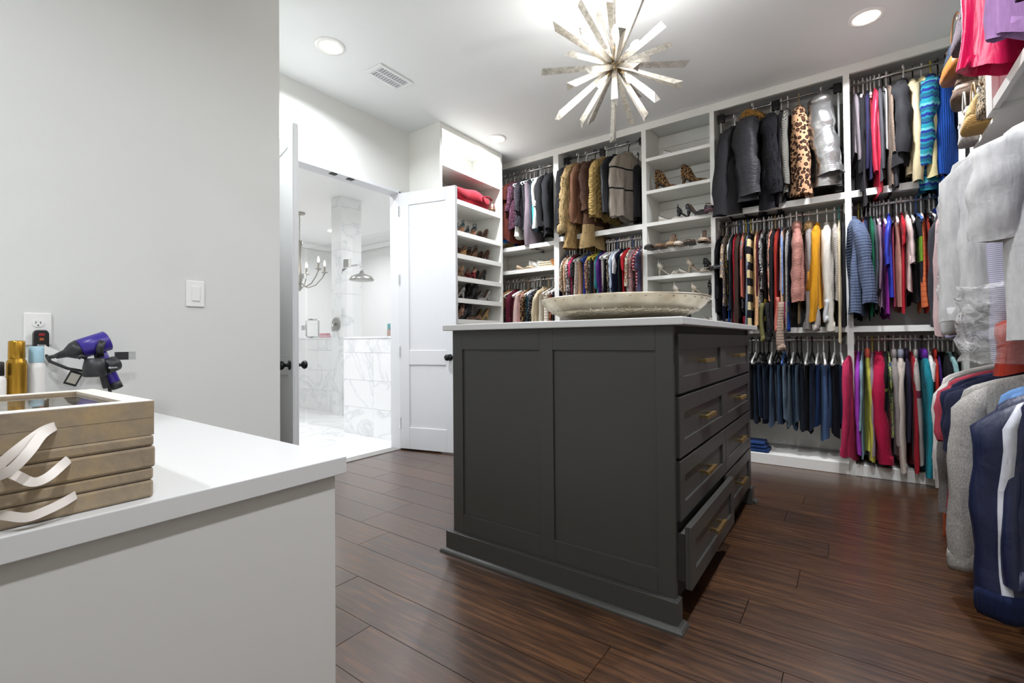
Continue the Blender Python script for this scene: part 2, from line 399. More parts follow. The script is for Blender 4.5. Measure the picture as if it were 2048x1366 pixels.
MB().tube([(-5.40, 3.23, 1.08), (-5.33, 3.28, 1.08), (-5.33, 3.285, 1.10), (-5.33, 3.285, 1.28), (-5.33, 3.28, 1.30), (-5.40, 3.23, 1.30)], .011, 8).build('handle', CHROME, g2, True)
for z in (.4, 1.92): box('hinge', -4.70, -4.60, 3.205, 3.245, z - .05, z + .05, CHROME, g2, .004)
for z in (1.2, 1.85): box('clip', -5.58, -5.52, 3.205, 3.24, z - .03, z + .03, CHROME, g3)
sh = thing('rain_shower', 'nickel rain shower head on a curved arm from the column', 'shower head', (-5.25, 3.86, 1.9))
MB().tube([(-.44, .02, .12), (-.3, .02, .16), (-.1, .0, .15), (0, 0, .10), (.02, 0, .05)], .014, 8).build('arm', CHROME, sh, True)
MB().lathe([(.02, .06), (.03, .03), (.13, -.01), (.16, -.05), (.155, -.065), (.01, -.06)], 20).build('rose', mat('nickel', '#b5b3af', .35, metal=.9), sh, True)
vl = thing('shower_valve', 'round nickel shower valve with lever on the column', 'valve', (-5.8, 3.85, 1.27))
MB().prism([(.09 * math.cos(a * math.pi / 10), .09 * math.sin(a * math.pi / 10)) for a in range(20)], 'y', -.02, 0).build('plate', mat('nickel', '#b5b3af', .35), vl)
MB().tube([(0, -.02, 0), (0, -.06, 0), (.02, -.07, -.1)], .02, 8).build('lever', mat('nickel', '#b5b3af', .35), vl, True)
def small_pack(name, label, x, y, z, w, d, h, c1, c2, cat):
    t = thing(name, label, cat, (x, y, z)); box('wrapper', -w / 2, w / 2, -d / 2, d / 2, 0, h * .55, mat(c1, c1, .5), t, .008)
    box('lid', -w / 2 * .9, w / 2 * .8, -d / 2, d / 2, h * .55, h, mat(c2, c2, .5), t, .01)
small_pack('soap_box', 'pink soap box lying on the far shower ledge', -6.4, 4.05, 1.086, .2, .08, .07, '#e3b9c0', '#d9a5ae', 'box')
small_pack('soap_bottle', 'teal capped bottle on the far shower ledge', -4.85, 4.05, 1.086, .16, .08, .17, '#d8b8ae', '#6fb0b8', 'bottle')
# bathroom chandelier
bc = thing('bathroom_chandelier', 'slim silver candle chandelier hanging in the bright bathroom', 'chandelier', (-6.96, 3.97, 0))
SIL = mat('brushed_silver', '#a7a39c', .35, metal=.8)
MB().lathe([(.01, H), (.085, H), (.08, H - .02), (.02, H - .035), (.01, H - .04)], 20).build('canopy', SIL, bc, True)
ch = MB()
for k in range(9): ch.tube([(.012 * math.cos(a * math.pi / 4), .004 * (k % 2), H - .06 - k * .042 + .026 * math.sin(a * math.pi / 4)) for a in range(9)], .004, 4)
ch.build('chain', SIL, bc, True)
MB().lathe([(.008, 2.62), (.05, 2.60), (.03, 2.52), (.015, 2.3), (.03, 2.1), (.045, 2.0), (.02, 1.9), (.035, 1.86), (.008, 1.82)], 14).build('stem', SIL, bc, True)
for k in range(6):
    a = k * math.pi / 3 + .25; c, s = math.cos(a), math.sin(a)
    MB().tube([(c * r, s * r, zz) for r, zz in ((.03, 1.95), (.12, 1.88), (.24, 1.93), (.34, 2.05), (.38, 2.13))], .009, 6).build('arm', SIL, bc, True)
    MB().lathe([(.01, 0), (.05, .01), (.045, .02), (.014, .03), (.014, .11), (.01, .115)], 10, (c * .38, s * .38, 2.13)).build('candle_cup', SIL, bc, True)
    MB().lathe([(.004, 0), (.016, .02), (.018, .04), (.010, .07), (.002, .095)], 10, (c * .38, s * .38, 2.245)).build('bulb', BULB, bc, True)

# ================================================================== CEILING FITTINGS
for i, c in enumerate(CANS):
    lab = ['recessed ceiling light nearest the vanity wall corner', 'recessed ceiling light in front of the shoe tower', 'recessed ceiling light above the wide hanging bay',
           'added unseen recessed ceiling light over the near wardrobe', 'added unseen recessed ceiling light over the vanity counter', 'added unseen recessed ceiling light behind the camera'][i]
    t = thing('ceiling_light', lab, 'light', (c[0], c[1], 0), 0, 'recessed ceiling lights')
    MB().lathe([(.072, H - .004), (.072, H - .010), (.098, H - .006), (.1, H - .0005), (.072, H - .0005)], 32).build('trim_ring', WPLAS, t, True)
    MB().lathe([(.001, H - .0045), (.071, H - .0045), (.071, H - .002), (.001, H - .002)], 32).build('lens', LAMP, t)
for i, c in enumerate(BATH_CANS):
    t = thing('ceiling_light', 'recessed light in the bathroom ceiling, %s from the doorway' % ORD[i + 1], 'light', (c[0], c[1], 0), 0, 'bathroom ceiling lights')
    MB().lathe([(.001, H - .006), (.09, H - .006), (.11, H - .001), (.001, H - .001)], 24).build('lens', LAMP, t)
v = thing('air_vent', 'white louvred air vent in the ceiling near the doors', 'vent', (-2.83, 2.345, H), R(0))
fr = MB()
for a in ((-.09, .09, -.16, -.13), (-.09, .09, .13, .16), (-.09, -.065, -.13, .13), (.065, .09, -.13, .13)): fr.box(a[0], a[1], a[2], a[3], -.012, -.001)
fr.build('frame', CEIL, v, bevel=.003)
box('duct', -.064, .064, -.129, .129, -.003, -.001, mat('dark_duct', '#2f3133', .9), v)
for k in range(11):
    y = -.122 + k * .0236
    MB().add([(-.064, y - .001, -.0035), (.064, y - .001, -.0035), (.064, y + .007, -.012), (-.064, y + .007, -.012), (-.064, y + .001, -.0035), (.064, y + .001, -.0035), (.064, y + .009, -.012), (-.064, y + .009, -.012)],
        [(0, 1, 2, 3), (7, 6, 5, 4), (0, 3, 7, 4), (1, 5, 6, 2), (3, 2, 6, 7), (0, 4, 5, 1)]).build('slat', mat('vent_slat', '#c6c7c8', .6), v)
box('cross_bar', -.006, .006, -.129, .129, -.0125, -.0035, CEIL, v)
# sputnik chandelier
RODS = [(-0.171, -0.096, 0.372), (-0.176, -0.367, 0.103), (-0.403, -0.101, 0.059), (-0.341, 0.081, 0.232), (0.014, -0.418, -0.036), (-0.132, 0.073, 0.392), (-0.061, 0.07, 0.41), (0.273, -0.304, 0.095), (0.345, -0.237, -0.031), (0.206, 0.311, 0.193), (0.319, 0.272, 0.03), (0.353, -0.012, -0.227), (0.266, -0.105, -0.308), (0.193, -0.056, -0.369), (-0.048, 0.38, -0.172), (-0.131, 0.269, -0.295), (-0.292, 0.273, -0.131), (-0.119, -0.18, -0.36), (-0.277, -0.164, -0.269), (-0.102, -0.336, -0.23), (0.189, -0.367, -0.078), (0.102, -0.24, -0.329), (-0.02, 0.419, 0.021), (0.025, -0.367, -0.203), (0.228, -0.275, -0.221), (0.068, 0.368, 0.191), (-0.326, 0.23, 0.132), (-0.168, 0.236, 0.304)]
BULBS = [(0.096, -0.221, 0.067), (0.079, 0.145, 0.188), (-0.024, -0.17, -0.182), (0.14, -0.103, -0.18), (-0.159, 0.013, 0.192), (-0.114, 0.115, 0.19)]
t = NT('silver_leaf'); t.set(Metallic=.75, Roughness=.36)
t.col(t.ramp(t.noise(45, detail=5, rough=.7), [(.3, '#948d82'), (.55, '#c4beb2'), (.75, '#dcd7cc')])); t.bump(t.noise(60, detail=4), .35, .004); LEAF = t.m
chd = thing('sputnik_chandelier', 'silver starburst chandelier of triangular rods above the island', 'chandelier', (-1.02, 2.4, 2.519))
MB().lathe([(.002, -.05), (.03, -.042), (.05, -.02), (.054, 0), (.05, .02), (.03, .042), (.002, .05)], 20).build('hub', mat('champagne_hub', '#a08a68', .35, metal=.8), chd, True)
MB().tube([(0, 0, .04), (0, 0, H - 2.519 - .03)], .008, 8).build('stem', LEAF, chd, True)
MB().lathe([(.001, .531), (.065, .531), (.06, .51), (.01, .495)], 24).build('canopy', LEAF, chd, True)
for i, d in enumerate(RODS):
    d = Vector(d); u = d.normalized(); x = u.cross(Vector((0, 0, 1)) if abs(u.z) < .95 else Vector((1, 0, 0))).normalized(); y = x.cross(u)
    a0 = i * 1.3
    def tri(p, r, sh): return [p + (x * math.cos(a0 + q * 2.0944) + y * math.sin(a0 + q * 2.0944)) * r + u * sh[q] for q in range(3)]
    MB().loft([tri(u * .05, .015, (0, 0, 0)), tri(d, .0215, (0, .006, -.028))]).build('rod', LEAF, chd)
for d in BULBS:
    d = Vector(d); u = d.normalized(); e = d - u * .075
    MB().tube([u * .04, e - u * .03], .006, 6).build('bulb_arm', BRASS, chd, True)
    s = MB().tube([e - u * .04, e], .011, 10).build('candle_sleeve', WPLAS, chd, True)
    MB().tube([e, e + u * .012, e + u * .03, e + u * .048, e + u * .065, e + u * .077], [.008, .014, .0175, .015, .008, .001], 12).build('bulb', BULB, chd, True)
    l = bpy.data.lights.new('bulb_light', 'POINT'); l.energy = BULB_W; l.color = (.98, .98, 1); l.shadow_soft_size = .02
    lo = bpy.data.objects.new('bulb_light', l); COL.objects.link(lo); lo.location = Vector((-1.02, 2.4, 2.519)) + d + u * .025

# ================================================================== ISLAND
isl = thing('island', 'charcoal shaker island with white top and brass drawer pulls', 'island')
X0, X1, Y0, Y1 = -1.57, -.507, 1.678, 3.225
box('carcass', X0 + .012, X1 - .022, Y0 + .012, Y1 - .012, .05, 1.066, mat('dark_carcass', '#1b1b1a', .6), isl)
TOPS = MB().box(-1.607, -.463, 1.645, 3.262, 1.066, 1.095).build('countertop', QUARTZ, isl, bevel=.004)
def shaker(y0, y1, name_y):
    for a in ((X0, -1.508), (-1.07, -1.004), (-.571, X1)): box('stile', a[0], a[1], y0, y1, .097, 1.066, CHAR, isl, .0015)
    for a in ((-1.508, -1.07), (-1.004, -.571)):
        box('rail', a[0], a[1], y0, y1, .975, 1.066, CHAR, isl, .0015); box('rail', a[0], a[1], y0, y1, .097, .187, CHAR, isl, .0015)
        box('panel', a[0], a[1], y0 + .009 if y0 < 2 else y0, y1 if y0 < 2 else y1 - .009, .187, .975, CHAR, isl)
shaker(Y0, Y0 + .02, 0); shaker(Y1 - .02, Y1, 1)
box('side_panel', X0, X0 + .012, Y0 + .02, Y1 - .02, .097, 1.066, CHAR, isl)
box('face_frame', X1 - .022, X1 - .012, Y0 + .02, Y1 - .02, .097, 1.066, mat('dark_carcass', '#1b1b1a', .6), isl)
box('corner_post', X1 - .022, X1, Y1 - .045, Y1 - .02, .097, 1.066, CHAR, isl)
bt = MB(); bt.box(X0 - .028, X1 + .013, Y0 - .026, Y0 - .001, 0.0, .099).build('base_board', CHAR, isl, bevel=.002)
MB().box(X0 - .028, X1 + .013, Y1 + .001, Y1 + .026, 0, .099).build('base_board', CHAR, isl, bevel=.002)
MB().box(X0 - .028, X0 - .001, Y0 - .001, Y1 + .001, 0, .099).build('base_board', CHAR, isl, bevel=.002)
MB().box(X1 - .06, X1 + .013, Y0 - .001, Y0 + .03, .0, .099).build('base_return', CHAR, isl, bevel=.002)
MB().box(X1 - .06, X1 + .013, Y1 - .05, Y1 + .001, .0, .099).build('base_return', CHAR, isl, bevel=.002)
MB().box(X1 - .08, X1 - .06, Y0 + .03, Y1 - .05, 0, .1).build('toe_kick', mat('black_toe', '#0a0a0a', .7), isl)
sq = [(0, 0), (.022, 0), (.021, .007), (.016, .014), (.008, .019), (0, .020)]
def mitre(p, q, d0, d1, e0, e1):
    """quarter round from p to q; d = outward, e = mitre vector at each end"""
    r0 = [(p[0] + e0[0] * u, p[1] + e0[1] * u, v) for u, v in sq]; r1 = [(q[0] + e1[0] * u, q[1] + e1[1] * u, v) for u, v in sq]
    return MB().loft([r0, r1]).build('shoe_moulding', CHAR, isl)
xa, xb, ya, yb_ = X0 - .028, X1 + .013, Y0 - .026, Y1 + .026
mitre((xa, ya), (xb, ya), 0, 0, (-1, -1), (1, -1)); mitre((xa, ya), (xa, yb_), 0, 0, (-1, -1), (-1, 1)); mitre((xa, yb_), (xb, yb_), 0, 0, (-1, 1), (1, 1))
mitre((xb, ya), (xb, ya + .056), 0, 0, (1, -1), (1, 0)); mitre((xb, yb_ - .056), (xb, yb_), 0, 0, (1, 0), (1, 1))
def pull(y, z, xf, par, pin=0):
    m = MB(); L = .155; x = xf
    for s in (-1, 1): m.box(x, x + .03, y + s * L * .36 - .006, y + s * L * .36 + .006, z - .006, z + .006)
    m.box(x + .024, x + .036, y - L / 2, y + L / 2, z - .007, z + .007)
    for k in range(11):
        yy = y - L / 2 + .012 + k * (L - .024) / 10; m.box(x + .0235, x + .0375, yy - .003, yy + .003, z - .0085, z + .0085)
    m.build('handle', BRASS, par, bevel=.001)
def front(y0, y1, z0, z1, xo, wells):
    xf = X1 + xo; d = bpy.data.objects.new('drawer', None); COL.objects.link(d); d.parent = isl
    x0, x1 = xf - .022, xf; fw = .06
    m = MB(); m.box(x0, x1 - .009, y0, y1, z0, z1)
    ys = [y0, y1] if wells == 1 else [y0, (y0 + y1) / 2, y1]
    m.box(x1 - .0092, x1, y0, y1, z0, z0 + fw).box(x1 - .0092, x1, y0, y1, z1 - fw, z1).box(x1 - .0092, x1, y0, y0 + fw, z0 + fw, z1 - fw).box(x1 - .0092, x1, y1 - fw, y1, z0 + fw, z1 - fw)
    if wells == 2: m.box(x1 - .0092, x1, ys[1] - fw, ys[1] + fw, z0 + fw, z1 - fw)
    m.build('front', CHAR, d, bevel=.0015)
    if xo > .012: MB().box(X1 - .3, x0, y0 + .03, y1 - .03, z0 + .01, z1 - .04).build('drawer_box', mat('birch_box', '#4a463f', .5), d)
    for i in range(wells): pull((ys[i] + ys[i + 1]) / 2 + (.0 if wells == 1 else 0), (z0 + z1) / 2, x1 - .009, d)
ym = 2.47; e0, e1 = Y0 + .035, Y1 - .05
front(e0, e1, .818, 1.036, .010, 2)
for z0, z1 in ((.586, .806), (.359, .574)):
    front(e0, ym - .004, z0, z1, .010, 1); front(ym + .004, e1, z0, z1, .010, 1)
front(e0, ym - .004, .125, .347, .045, 1); front(ym + .004, e1, .125, .347, .010, 1)
# bowl
HAM = NT('hammered_champagne_metal'); HAM.set(Metallic=.7, Roughness=.38)
HAM.col(HAM.ramp(HAM.noise(8, detail=4), [(.3, '#a3957b'), (.7, '#cfc5ae')])); HAM.bump(HAM.vor(48), .8, .008)
PLT = NT('plain_champagne_metal'); PLT.set(Metallic=.7, Roughness=.36); PLT.col(PLT.ramp(PLT.noise(9, detail=5), [(.3, '#aa9d84'), (.7, '#d2c9b4')]))
bw = thing('decorative_bowl', 'wide shallow hammered metal bowl with riveted rim on the island', 'bowl', (-1.0, 2.42, 1.095)); bw.scale = (.97, .97, .84)
MB().lathe([(.24, 0), (.265, .0), (.262, .012), (.245, .034), (.20, .034), (.20, .03), (.23, .0)], 64).build('foot', PLT.m, bw, True)
MB().lathe([(.001, .033), (.25, .034), (.34, .052), (.395, .082), (.392, .086), (.33, .06), (.24, .043), (.001, .042)], 72).build('bowl_base', HAM.m, bw, True)
MB().lathe([(.394, .080), (.435, .118), (.455, .152), (.462, .158), (.459, .163), (.449, .158), (.428, .122), (.388, .086)], 72).build('rim', PLT.m, bw, True)
rv = MB()
for k in range(40):
    for rr, zz in ((.450, .142), (.402, .084)):
        a = k * math.pi / 20; rv.lathe([(.0062, -.003), (.005, .002), (.001, .0045)], 6, (0, 0, 0))
        n = 18; c, s = math.cos(a), math.sin(a)
        for q in range(len(rv.v) - n, len(rv.v)):
            px, py, pz = rv.v[q]; ox, oz = pz * .85 + rr, px * .8 + zz - pz * .5
            rv.v[q] = (c * ox - s * py, s * ox + c * py, oz)
ro = rv.build('rivets', PLT.m, bw, True); ro['kind'] = 'stuff'

# ================================================================== CLOSET UNITS
RODM = mat('satin_rod', '#c9c7c2', .25, metal=.9); FRONT, BACK = 4.276, 4.662
def unit(name, label, x0, x1, shelves, t0, t1, rods=(), lift=None, y0=FRONT):
    """shelves: (z_bottom, z_top); t0/t1 side thickness"""
    u = thing(name, label, 'closet unit')
    box('side_panel', x0, x0 + t0, y0, BACK, 0, H - .001, WHITE, u); box('side_panel', x1 - t1, x1, y0, BACK, 0, H - .001, WHITE, u)
    a, b = x0 + t0, x1 - t1
    box('back_panel', a, b, BACK, BACK + .016, .1, H - .002, WHITE, u)
    box('top_rail', a, b, y0, y0 + .02, 2.984, H - .001, WHITE, u)
    box('base', a, b, y0 - .004, BACK, 0, .084, WHITE, u, .003)
    for z0, z1 in shelves:
        box('shelf', a, b, y0, y0 + .02, z0, z1, WHITE, u); box('shelf_board', a, b, y0 + .02, BACK, z1 - .022, z1, WHITE, u)
    for z0, z1 in [*shelves, (2.99, 3.05)]: box('cleat', a, b, BACK - .016, BACK, z0 - .07, z0 - .0, WHITE, u)
    for y, z in rods:
        o = MB().tube([(a, y, z), (b, y, z)], .015, 14).build('hanging_rod', RODM, u, True)
        for x in (a, b - .008): box('rod_bracket', x, x + .008, y - .03, y + .03, z - .04, z + .04, WPLAS, o)
    if lift:
        y, z = lift
        o = MB().tube([(a + .03, y, z), (b - .03, y, z)], .010, 12).build('lift_rod', mat('lift_chrome', '#b9b8b6', .2, metal=.9), u, True)
        for x in (a + .035, b - .035): box('corner_joint', x - .028, x + .028, y - .022, y + .022, z - .05, z + .022, BLACKP, o, .008)
        box('centre_joint', (a + b) / 2 - .03, (a + b) / 2 + .03, y - .02, y + .02, z - .06, z + .016, BLACKP, o, .008)
        for x in (a + .03, b - .03): MB().tube([(x, y, z - .03), (x, y + .06, z - .55)], .008, 8).build('lift_arm', WPLAS, o, True)
        MB().tube([((a + b) / 2, y, z - .05), ((a + b) / 2, y, z - .5)], .007, 8).build('pull_bar', WPLAS, o, True)
        for x in (a + .035, b - .035): box('lift_motor', x - .03, x + .03, y + .0, y + .12, z - .82, z - .52, mat('dark_motor', '#3d3a37', .35, metal=.5), o, .01)
    return u
RY = 4.42
unit('hanging_unit', 'white closet bay with two rods and a cubby beside the shoe tower', -3.44, -2.497, [(2.03, 2.075), (1.768, 1.81), (.62, .66)], .02, .03, [(RY, 2.945), (RY, 1.70)])
unit('hanging_unit', 'white closet bay with the fur coats left of the open shelves', -2.497, -1.5415, [(2.056, 2.105), (1.058, 1.10)], .031, .0215, [(RY, 2.01), (RY, .99)], (RY - .02, 2.955))
unit('shelf_unit', 'tall white open shelves of flat shoes between the hanging bays', -1.5415, -.9365, [(2.683, 2.713), (2.377, 2.407), (2.072, 2.105), (1.812, 1.844), (1.57, 1.602), (1.356, 1.386), (1.12, 1.15), (.88, .91), (.62, .65), (.36, .39)], .0215, .0185)
unit('hanging_unit', 'widest white closet bay with the silver puffer and the jeans', -.9365, .0095, [(2.056, 2.105), (1.058, 1.101)], .0185, .0195, [(RY, 2.01), (RY, 1.005)], (RY - .02, 2.965))
unit('hanging_unit', 'white closet bay in the far corner with the hooded sweatshirts', .0095, .645, [(2.056, 2.105), (1.058, 1.101)], .0195, .03, [(RY, 2.955), (RY, 2.01), (RY, 1.005)])
# shoe tower standing against the door wall
tw = thing('shoe_tower', 'tall white shoe tower with the red bag next to the open door', 'shelf unit')
ta, tb, tf = 3.095, 4.05, -3.04
box('side_panel', XD, tf, ta, ta + .03, 0, H - .001, WHITE, tw); box('side_panel', XD, tf, tb - .03, tb, 0, H - .001, WHITE, tw)
box('back_panel', XD + .001, XD + .016, ta + .03, tb - .03, 0, H - .001, WHITE, tw); box('top_rail', tf - .02, tf, ta + .03, tb - .03, 3.0, H - .001, WHITE, tw)
TSH = [2.70, 2.387, 2.084, 1.863, 1.643, 1.433, 1.229, 1.01, .79, .57, .35]
for z in TSH:
    box('shelf', tf - .02, tf, ta + .03, tb - .03, z - .045, z, WHITE, tw); box('shelf_board', XD + .016, tf - .02, ta + .03, tb - .03, z - .022, z, WHITE, tw)
box('base', XD + .016, tf, ta + .03, tb - .03, 0, .1, WHITE, tw)
# wardrobe along the right wall
rw = thing('wardrobe_unit', 'white open wardrobe of shirts and sweatshirts along the near wall', 'closet unit')
xf = .555
box('shelf', xf, xf + .02, .2, 3.05, 2.066, 2.113, WHITE, rw); box('shelf_board', xf + .02, XR - .02, .2, 3.05, 2.09, 2.113, WHITE, rw)
box('back_panel', XR - .018, XR - .002, .2, 4.6, 0, H - .001, WHITE, rw)
box('side_panel', xf, XR - .018, 3.05, 3.09, 2.06, H - .001, WHITE, rw); box('side_panel', xf, XR - .018, .2, .24, 0, H - .001, WHITE, rw)
box('stile', xf - .003, xf + .02, 3.045, 3.155, 2.066, H - .001, WHITE, rw); box('top_rail', xf, xf + .02, .2, 3.05, 2.985, H - .001, WHITE, rw)
RX = .72
for z, a, b in ((2.92, .24, 3.05), (1.975, .24, 4.1), (.975, .24, 4.1)):
    o = MB().tube([(RX, a, z), (RX, b, z)], .015, 14).build('hanging_rod', RODM, rw, True)
bu = thing('bag_shelves', 'white corner shelves stacked with handbags beside the wardrobe', 'shelf unit')
for z, a, b in ((2.55, 3.157, 3.56), (2.57, 3.58, 4.2), (2.40, 3.58, 4.2), (2.113, 3.157, 4.2)): box('shelf', .60, XR - .02, a, b, z - .02, z, WHITE, bu)
box('divider', .60, XR - .02, 3.56, 3.58, 2.113, H - .001, WHITE, bu)
box('side_panel', .66, XR - .02, 4.2, 4.23, 2.08, H - .001, WHITE, bu)

# ================================================================== VANITY PENINSULA
vn = thing('vanity_counter', 'white vanity counter with square edge reaching out from the wall', 'counter')
VX1, VY0, VY1, VZ = -.916, -.9, .632, .76
box('countertop', XL + .001, VX1, VY0, VY1, VZ - .038, VZ, QUARTZ, vn, .002)
box('end_panel', VX1 - .035, VX1 - .015, VY0 + .015, VY1 - .02, 0, VZ - .038, mat('greige_paint', '#cfcdc7', .45), vn)
box('front_panel', XL + .002, VX1 - .035, VY1 - .045, VY1 - .02, 0, VZ - .038, WHITE, vn)
box('back_panel', XL + .002, VX1 - .035, VY0 + .015, VY0 + .04, 0, VZ - .038, WHITE, vn)
# stacked jewellery boxes
SU = NT('taupe_suede'); SU.set(Roughness=.95); SU.b.inputs['Sheen Weight'].default_value = .3
SU.col(SU.ramp(SU.noise(7, SU.obj((1, 1, 1.3)), 8, .72, .3), [(.3, '#7f7264'), (.5, '#9c8a70'), (.68, '#b3986c')])); SU.bump(SU.noise(60, SU.obj((1, 1, 1)), 5), .25, .004)
RIB = mat('cream_ribbon', '#d9d0c6', .45)
BX0, BX1, BY0, BY1 = -1.30, -.945, -.12, .283
bl = ['lowest', 'middle', 'topmost']
bz = [(.7605, .7895, .8095), (.8100, .8455, .8635), (.8640, .8925, .9195)]
for i, (z0, zm, z1) in enumerate(bz):
    b = thing('jewellery_box', '%s taupe suede jewellery box of the stack on the vanity%s' % (bl[i], ', with glass lid' if i == 2 else ''), 'box', (0, 0, 0), 0, 'stacked suede boxes')
    j = .002 * (i % 2)
    if i < 2:
        box('tray', BX0 - j, BX1 + j, BY0, BY1 + j, z0, zm - .0006, SU.m, b, .004); box('lid', BX0, BX1 + j, BY0, BY1, zm, z1, SU.m, b, .004)
    else:
        MB().box(BX0, BX1, BY0, BY1, z0, z0 + .004).box(BX0, BX1, BY0, BY0 + .012, z0 + .004, zm - .0006).box(BX0, BX1, BY1 - .012, BY1, z0 + .004, zm - .0006).box(BX0, BX0 + .012, BY0 + .012, BY1 - .012, z0 + .004, zm - .0006).box(BX1 - .012, BX1, BY0 + .012, BY1 - .012, z0 + .004, zm - .0006).build('tray', SU.m, b)
        fw = .034
        CRM = mat('cream_velvet', '#cfc8bb', .9)
        MB().box(BX0, BX1, BY0, BY0 + fw, zm, z1).box(BX0, BX1, BY1 - fw, BY1, zm, z1).box(BX0, BX0 + fw, BY0 + fw, BY1 - fw, zm, z1).box(BX1 - fw, BX1, BY0 + fw, BY1 - fw, zm, z1).build('lid_frame', SU.m, b)
        for a in ((BX0, BX1, BY0, BY0 + fw), (BX0, BX1, BY1 - fw, BY1), (BX0, BX0 + fw, BY0 + fw, BY1 - fw), (BX1 - fw, BX1, BY0 + fw, BY1 - fw)): box('lid_edging', *a, z1, z1 + .0012, CRM, b)
        box('glass_pane', BX0 + fw, BX1 - fw, BY0 + fw, BY1 - fw, z1 - .008, z1 - .004, GLASS, b); box('lining', BX0 + .013, BX1 - .013, BY0 + .013, BY1 - .013, z0 + .004, z0 + .012, CRM, b)
        box('watch_case', -1.17, -1.12, .09, .14, z0 + .012, z0 + .02, mat('dark_watch', '#4b4742', .3, metal=.6), b, .004)
    def ribbon(c, w, par):
        c = [Vector(q) for q in c]; c = [c[0]] + c + [c[-1]]; p = []
        for k in range(1, len(c) - 2):
            for q in (0, .25, .5, .75):
                a0, a1, a2, a3 = c[k - 1:k + 3]; p.append(.5 * ((2 * a1) + (a2 - a0) * q + (2 * a0 - 5 * a1 + 4 * a2 - a3) * q * q + (3 * a1 - a0 - 3 * a2 + a3) * q ** 3))
        p.append(c[-1]); rs = []; N = len(p) - 1
        for k, q in enumerate(p):
            d = (p[min(k + 1, N)] - p[max(k - 1, 0)]).normalized(); tw = .35 * math.sin(k / N * 4)
            n = d.cross(Vector((1, 0, 0))).normalized(); x = d.cross(n).normalized(); nn = (n * math.cos(tw) + x * math.sin(tw)) * w
            rs.append((q + nn, q - nn))
        MB().add([v for r in rs for v in r], [(2 * k, 2 * k + 1, 2 * k + 3, 2 * k + 2) for k in range(N)]).build('ribbon_pull', RIB, par, True)
    if i == 2: ribbon([(-.944, .163, .896), (-.935, .150, .893), (-.925, .135, .884), (-.918, .118, .870), (-.918, .10, .852), (-.92, .085, .846)], .0062, b); ribbon([(-.944, .163, .896), (-.925, .146, .888), (-.908, .13, .868), (-.905, .112, .848), (-.91, .09, .838)], .0062, b)
    if i == 1: ribbon([(-.944, .178, .845), (-.93, .166, .838), (-.918, .15, .828), (-.915, .135, .826), (-.925, .12, .838), (-.943, .108, .845)], .0062, b)
    if i == 0: ribbon([(-.944, .186, .7895), (-.93, .17, .786), (-.922, .15, .781), (-.92, .13, .778), (-.93, .11, .785), (-.943, .09, .789)], .0062, b)
# cans and bottles
GOLD = mat('gold_can', '#b98d33', .28, metal=.85)
def can(name, label, x, y, r, h, body, cap, band=None):
    t = thing(name, label, 'bottle', (x, y, VZ + .0005))
    MB().lathe([(r * .9, 0), (r, .006), (r, h * .72), (r * .96, h * .76), (r * .72, h * .80), (r * .72, h * .81), (.002, h * .81)], 24).build('body', body, t, True)
    MB().lathe([(r * .80, h * .795), (r * .82, h * .80), (r * .80, h * .985), (r * .7, h), (.002, h)], 24).build('cap', cap, t, True)
    if band: MB().lathe([(r * 1.01, h * .06), (r * 1.012, h * .061), (r * 1.012, h * .2), (r * 1.01, h * .201)], 24).build('label_band', band, t, True)
    return t
can('hairspray_can', 'gold aerosol can with orange band behind the suede boxes', -2.08, .272, .0235, .268, GOLD, GOLD, mat('orange_band', '#b5521d', .5))
can('hairspray_can', 'white aerosol can with pale blue cap below the outlet', -2.1, .318, .0225, .25, mat('pearl_can', '#d9d6d0', .3), mat('pale_blue_cap', '#9fc0cc', .3))
can('lotion_bottle', 'white pump bottle at the edge of the picture', -2.06, .225, .024, .205, mat('white_bottle', '#e4e0da', .35), BLACKP)
# outlet, plug, switch
op = thing('wall_outlet', 'white double wall outlet with a black plug in it', 'outlet', (XL, .362, 1.072))
box('plate', .0005, .007, -.036, .036, -.058, .058, WPLAS, op, .003)
for zc in (.021, -.021):
    MB().prism([(.0165 * math.cos(a * math.pi / 8), zc + .0145 * math.sin(a * math.pi / 8)) for a in range(16)], 'x', .007, .009).build('socket', WPLAS, op)
    if zc > 0:
        for yy in (-.006, .006): box('slot', .009, .0094, yy - .001, yy + .001, zc - .002, zc + .006, BLACKP, op)
        box('slot', .009, .0094, -.002, .002, zc - .010, zc - .006, BLACKP, op)
pl = thing('plug_adapter', 'black safety plug with red button in the wall outlet', 'plug', (XL + .0105, .366, 1.034))
MB().prism([(.020 * sx, z) for sx, z in ((-1, -.028), (-.6, -.036), (.6, -.036), (1, -.028), (1, .024), (.7, .034), (-.7, .034), (-1, .024))], 'x', 0, .03).build('body', BLACKP, pl, bevel=.004)
box('button', .03, .033, -.008, .008, .012, .022, mat('red_button', '#8c1a1c', .4), pl, .002); box('reset_button', .03, .033, -.006, .006, -.004, .005, mat('amber_button', '#a5552a', .4), pl, .002)
def text(s, size, mt, parent, mtx, name='lettering'):
    cu = bpy.data.curves.new('txt', 'FONT'); cu.body = s; cu.size = size; cu.align_x = 'CENTER'; cu.align_y = 'CENTER'; cu.extrude = .0002
    o = bpy.data.objects.new('txt', cu); COL.objects.link(o); bpy.context.view_layer.update()
    me = bpy.data.meshes.new_from_object(o.evaluated_get(bpy.context.evaluated_depsgraph_get())); bpy.data.objects.remove(o)
    q = bpy.data.objects.new(name, me); COL.objects.link(q); me.materials.clear(); me.materials.append(mt); q.parent = parent; q.matrix_local = mtx; return q
FX = Matrix(((0, 0, 1, 0), (1, 0, 0, 0), (0, 1, 0, 0), (0, 0, 0, 1)))       # text facing +x
WTX = mat('white_print', '#e8e8e8', .5)
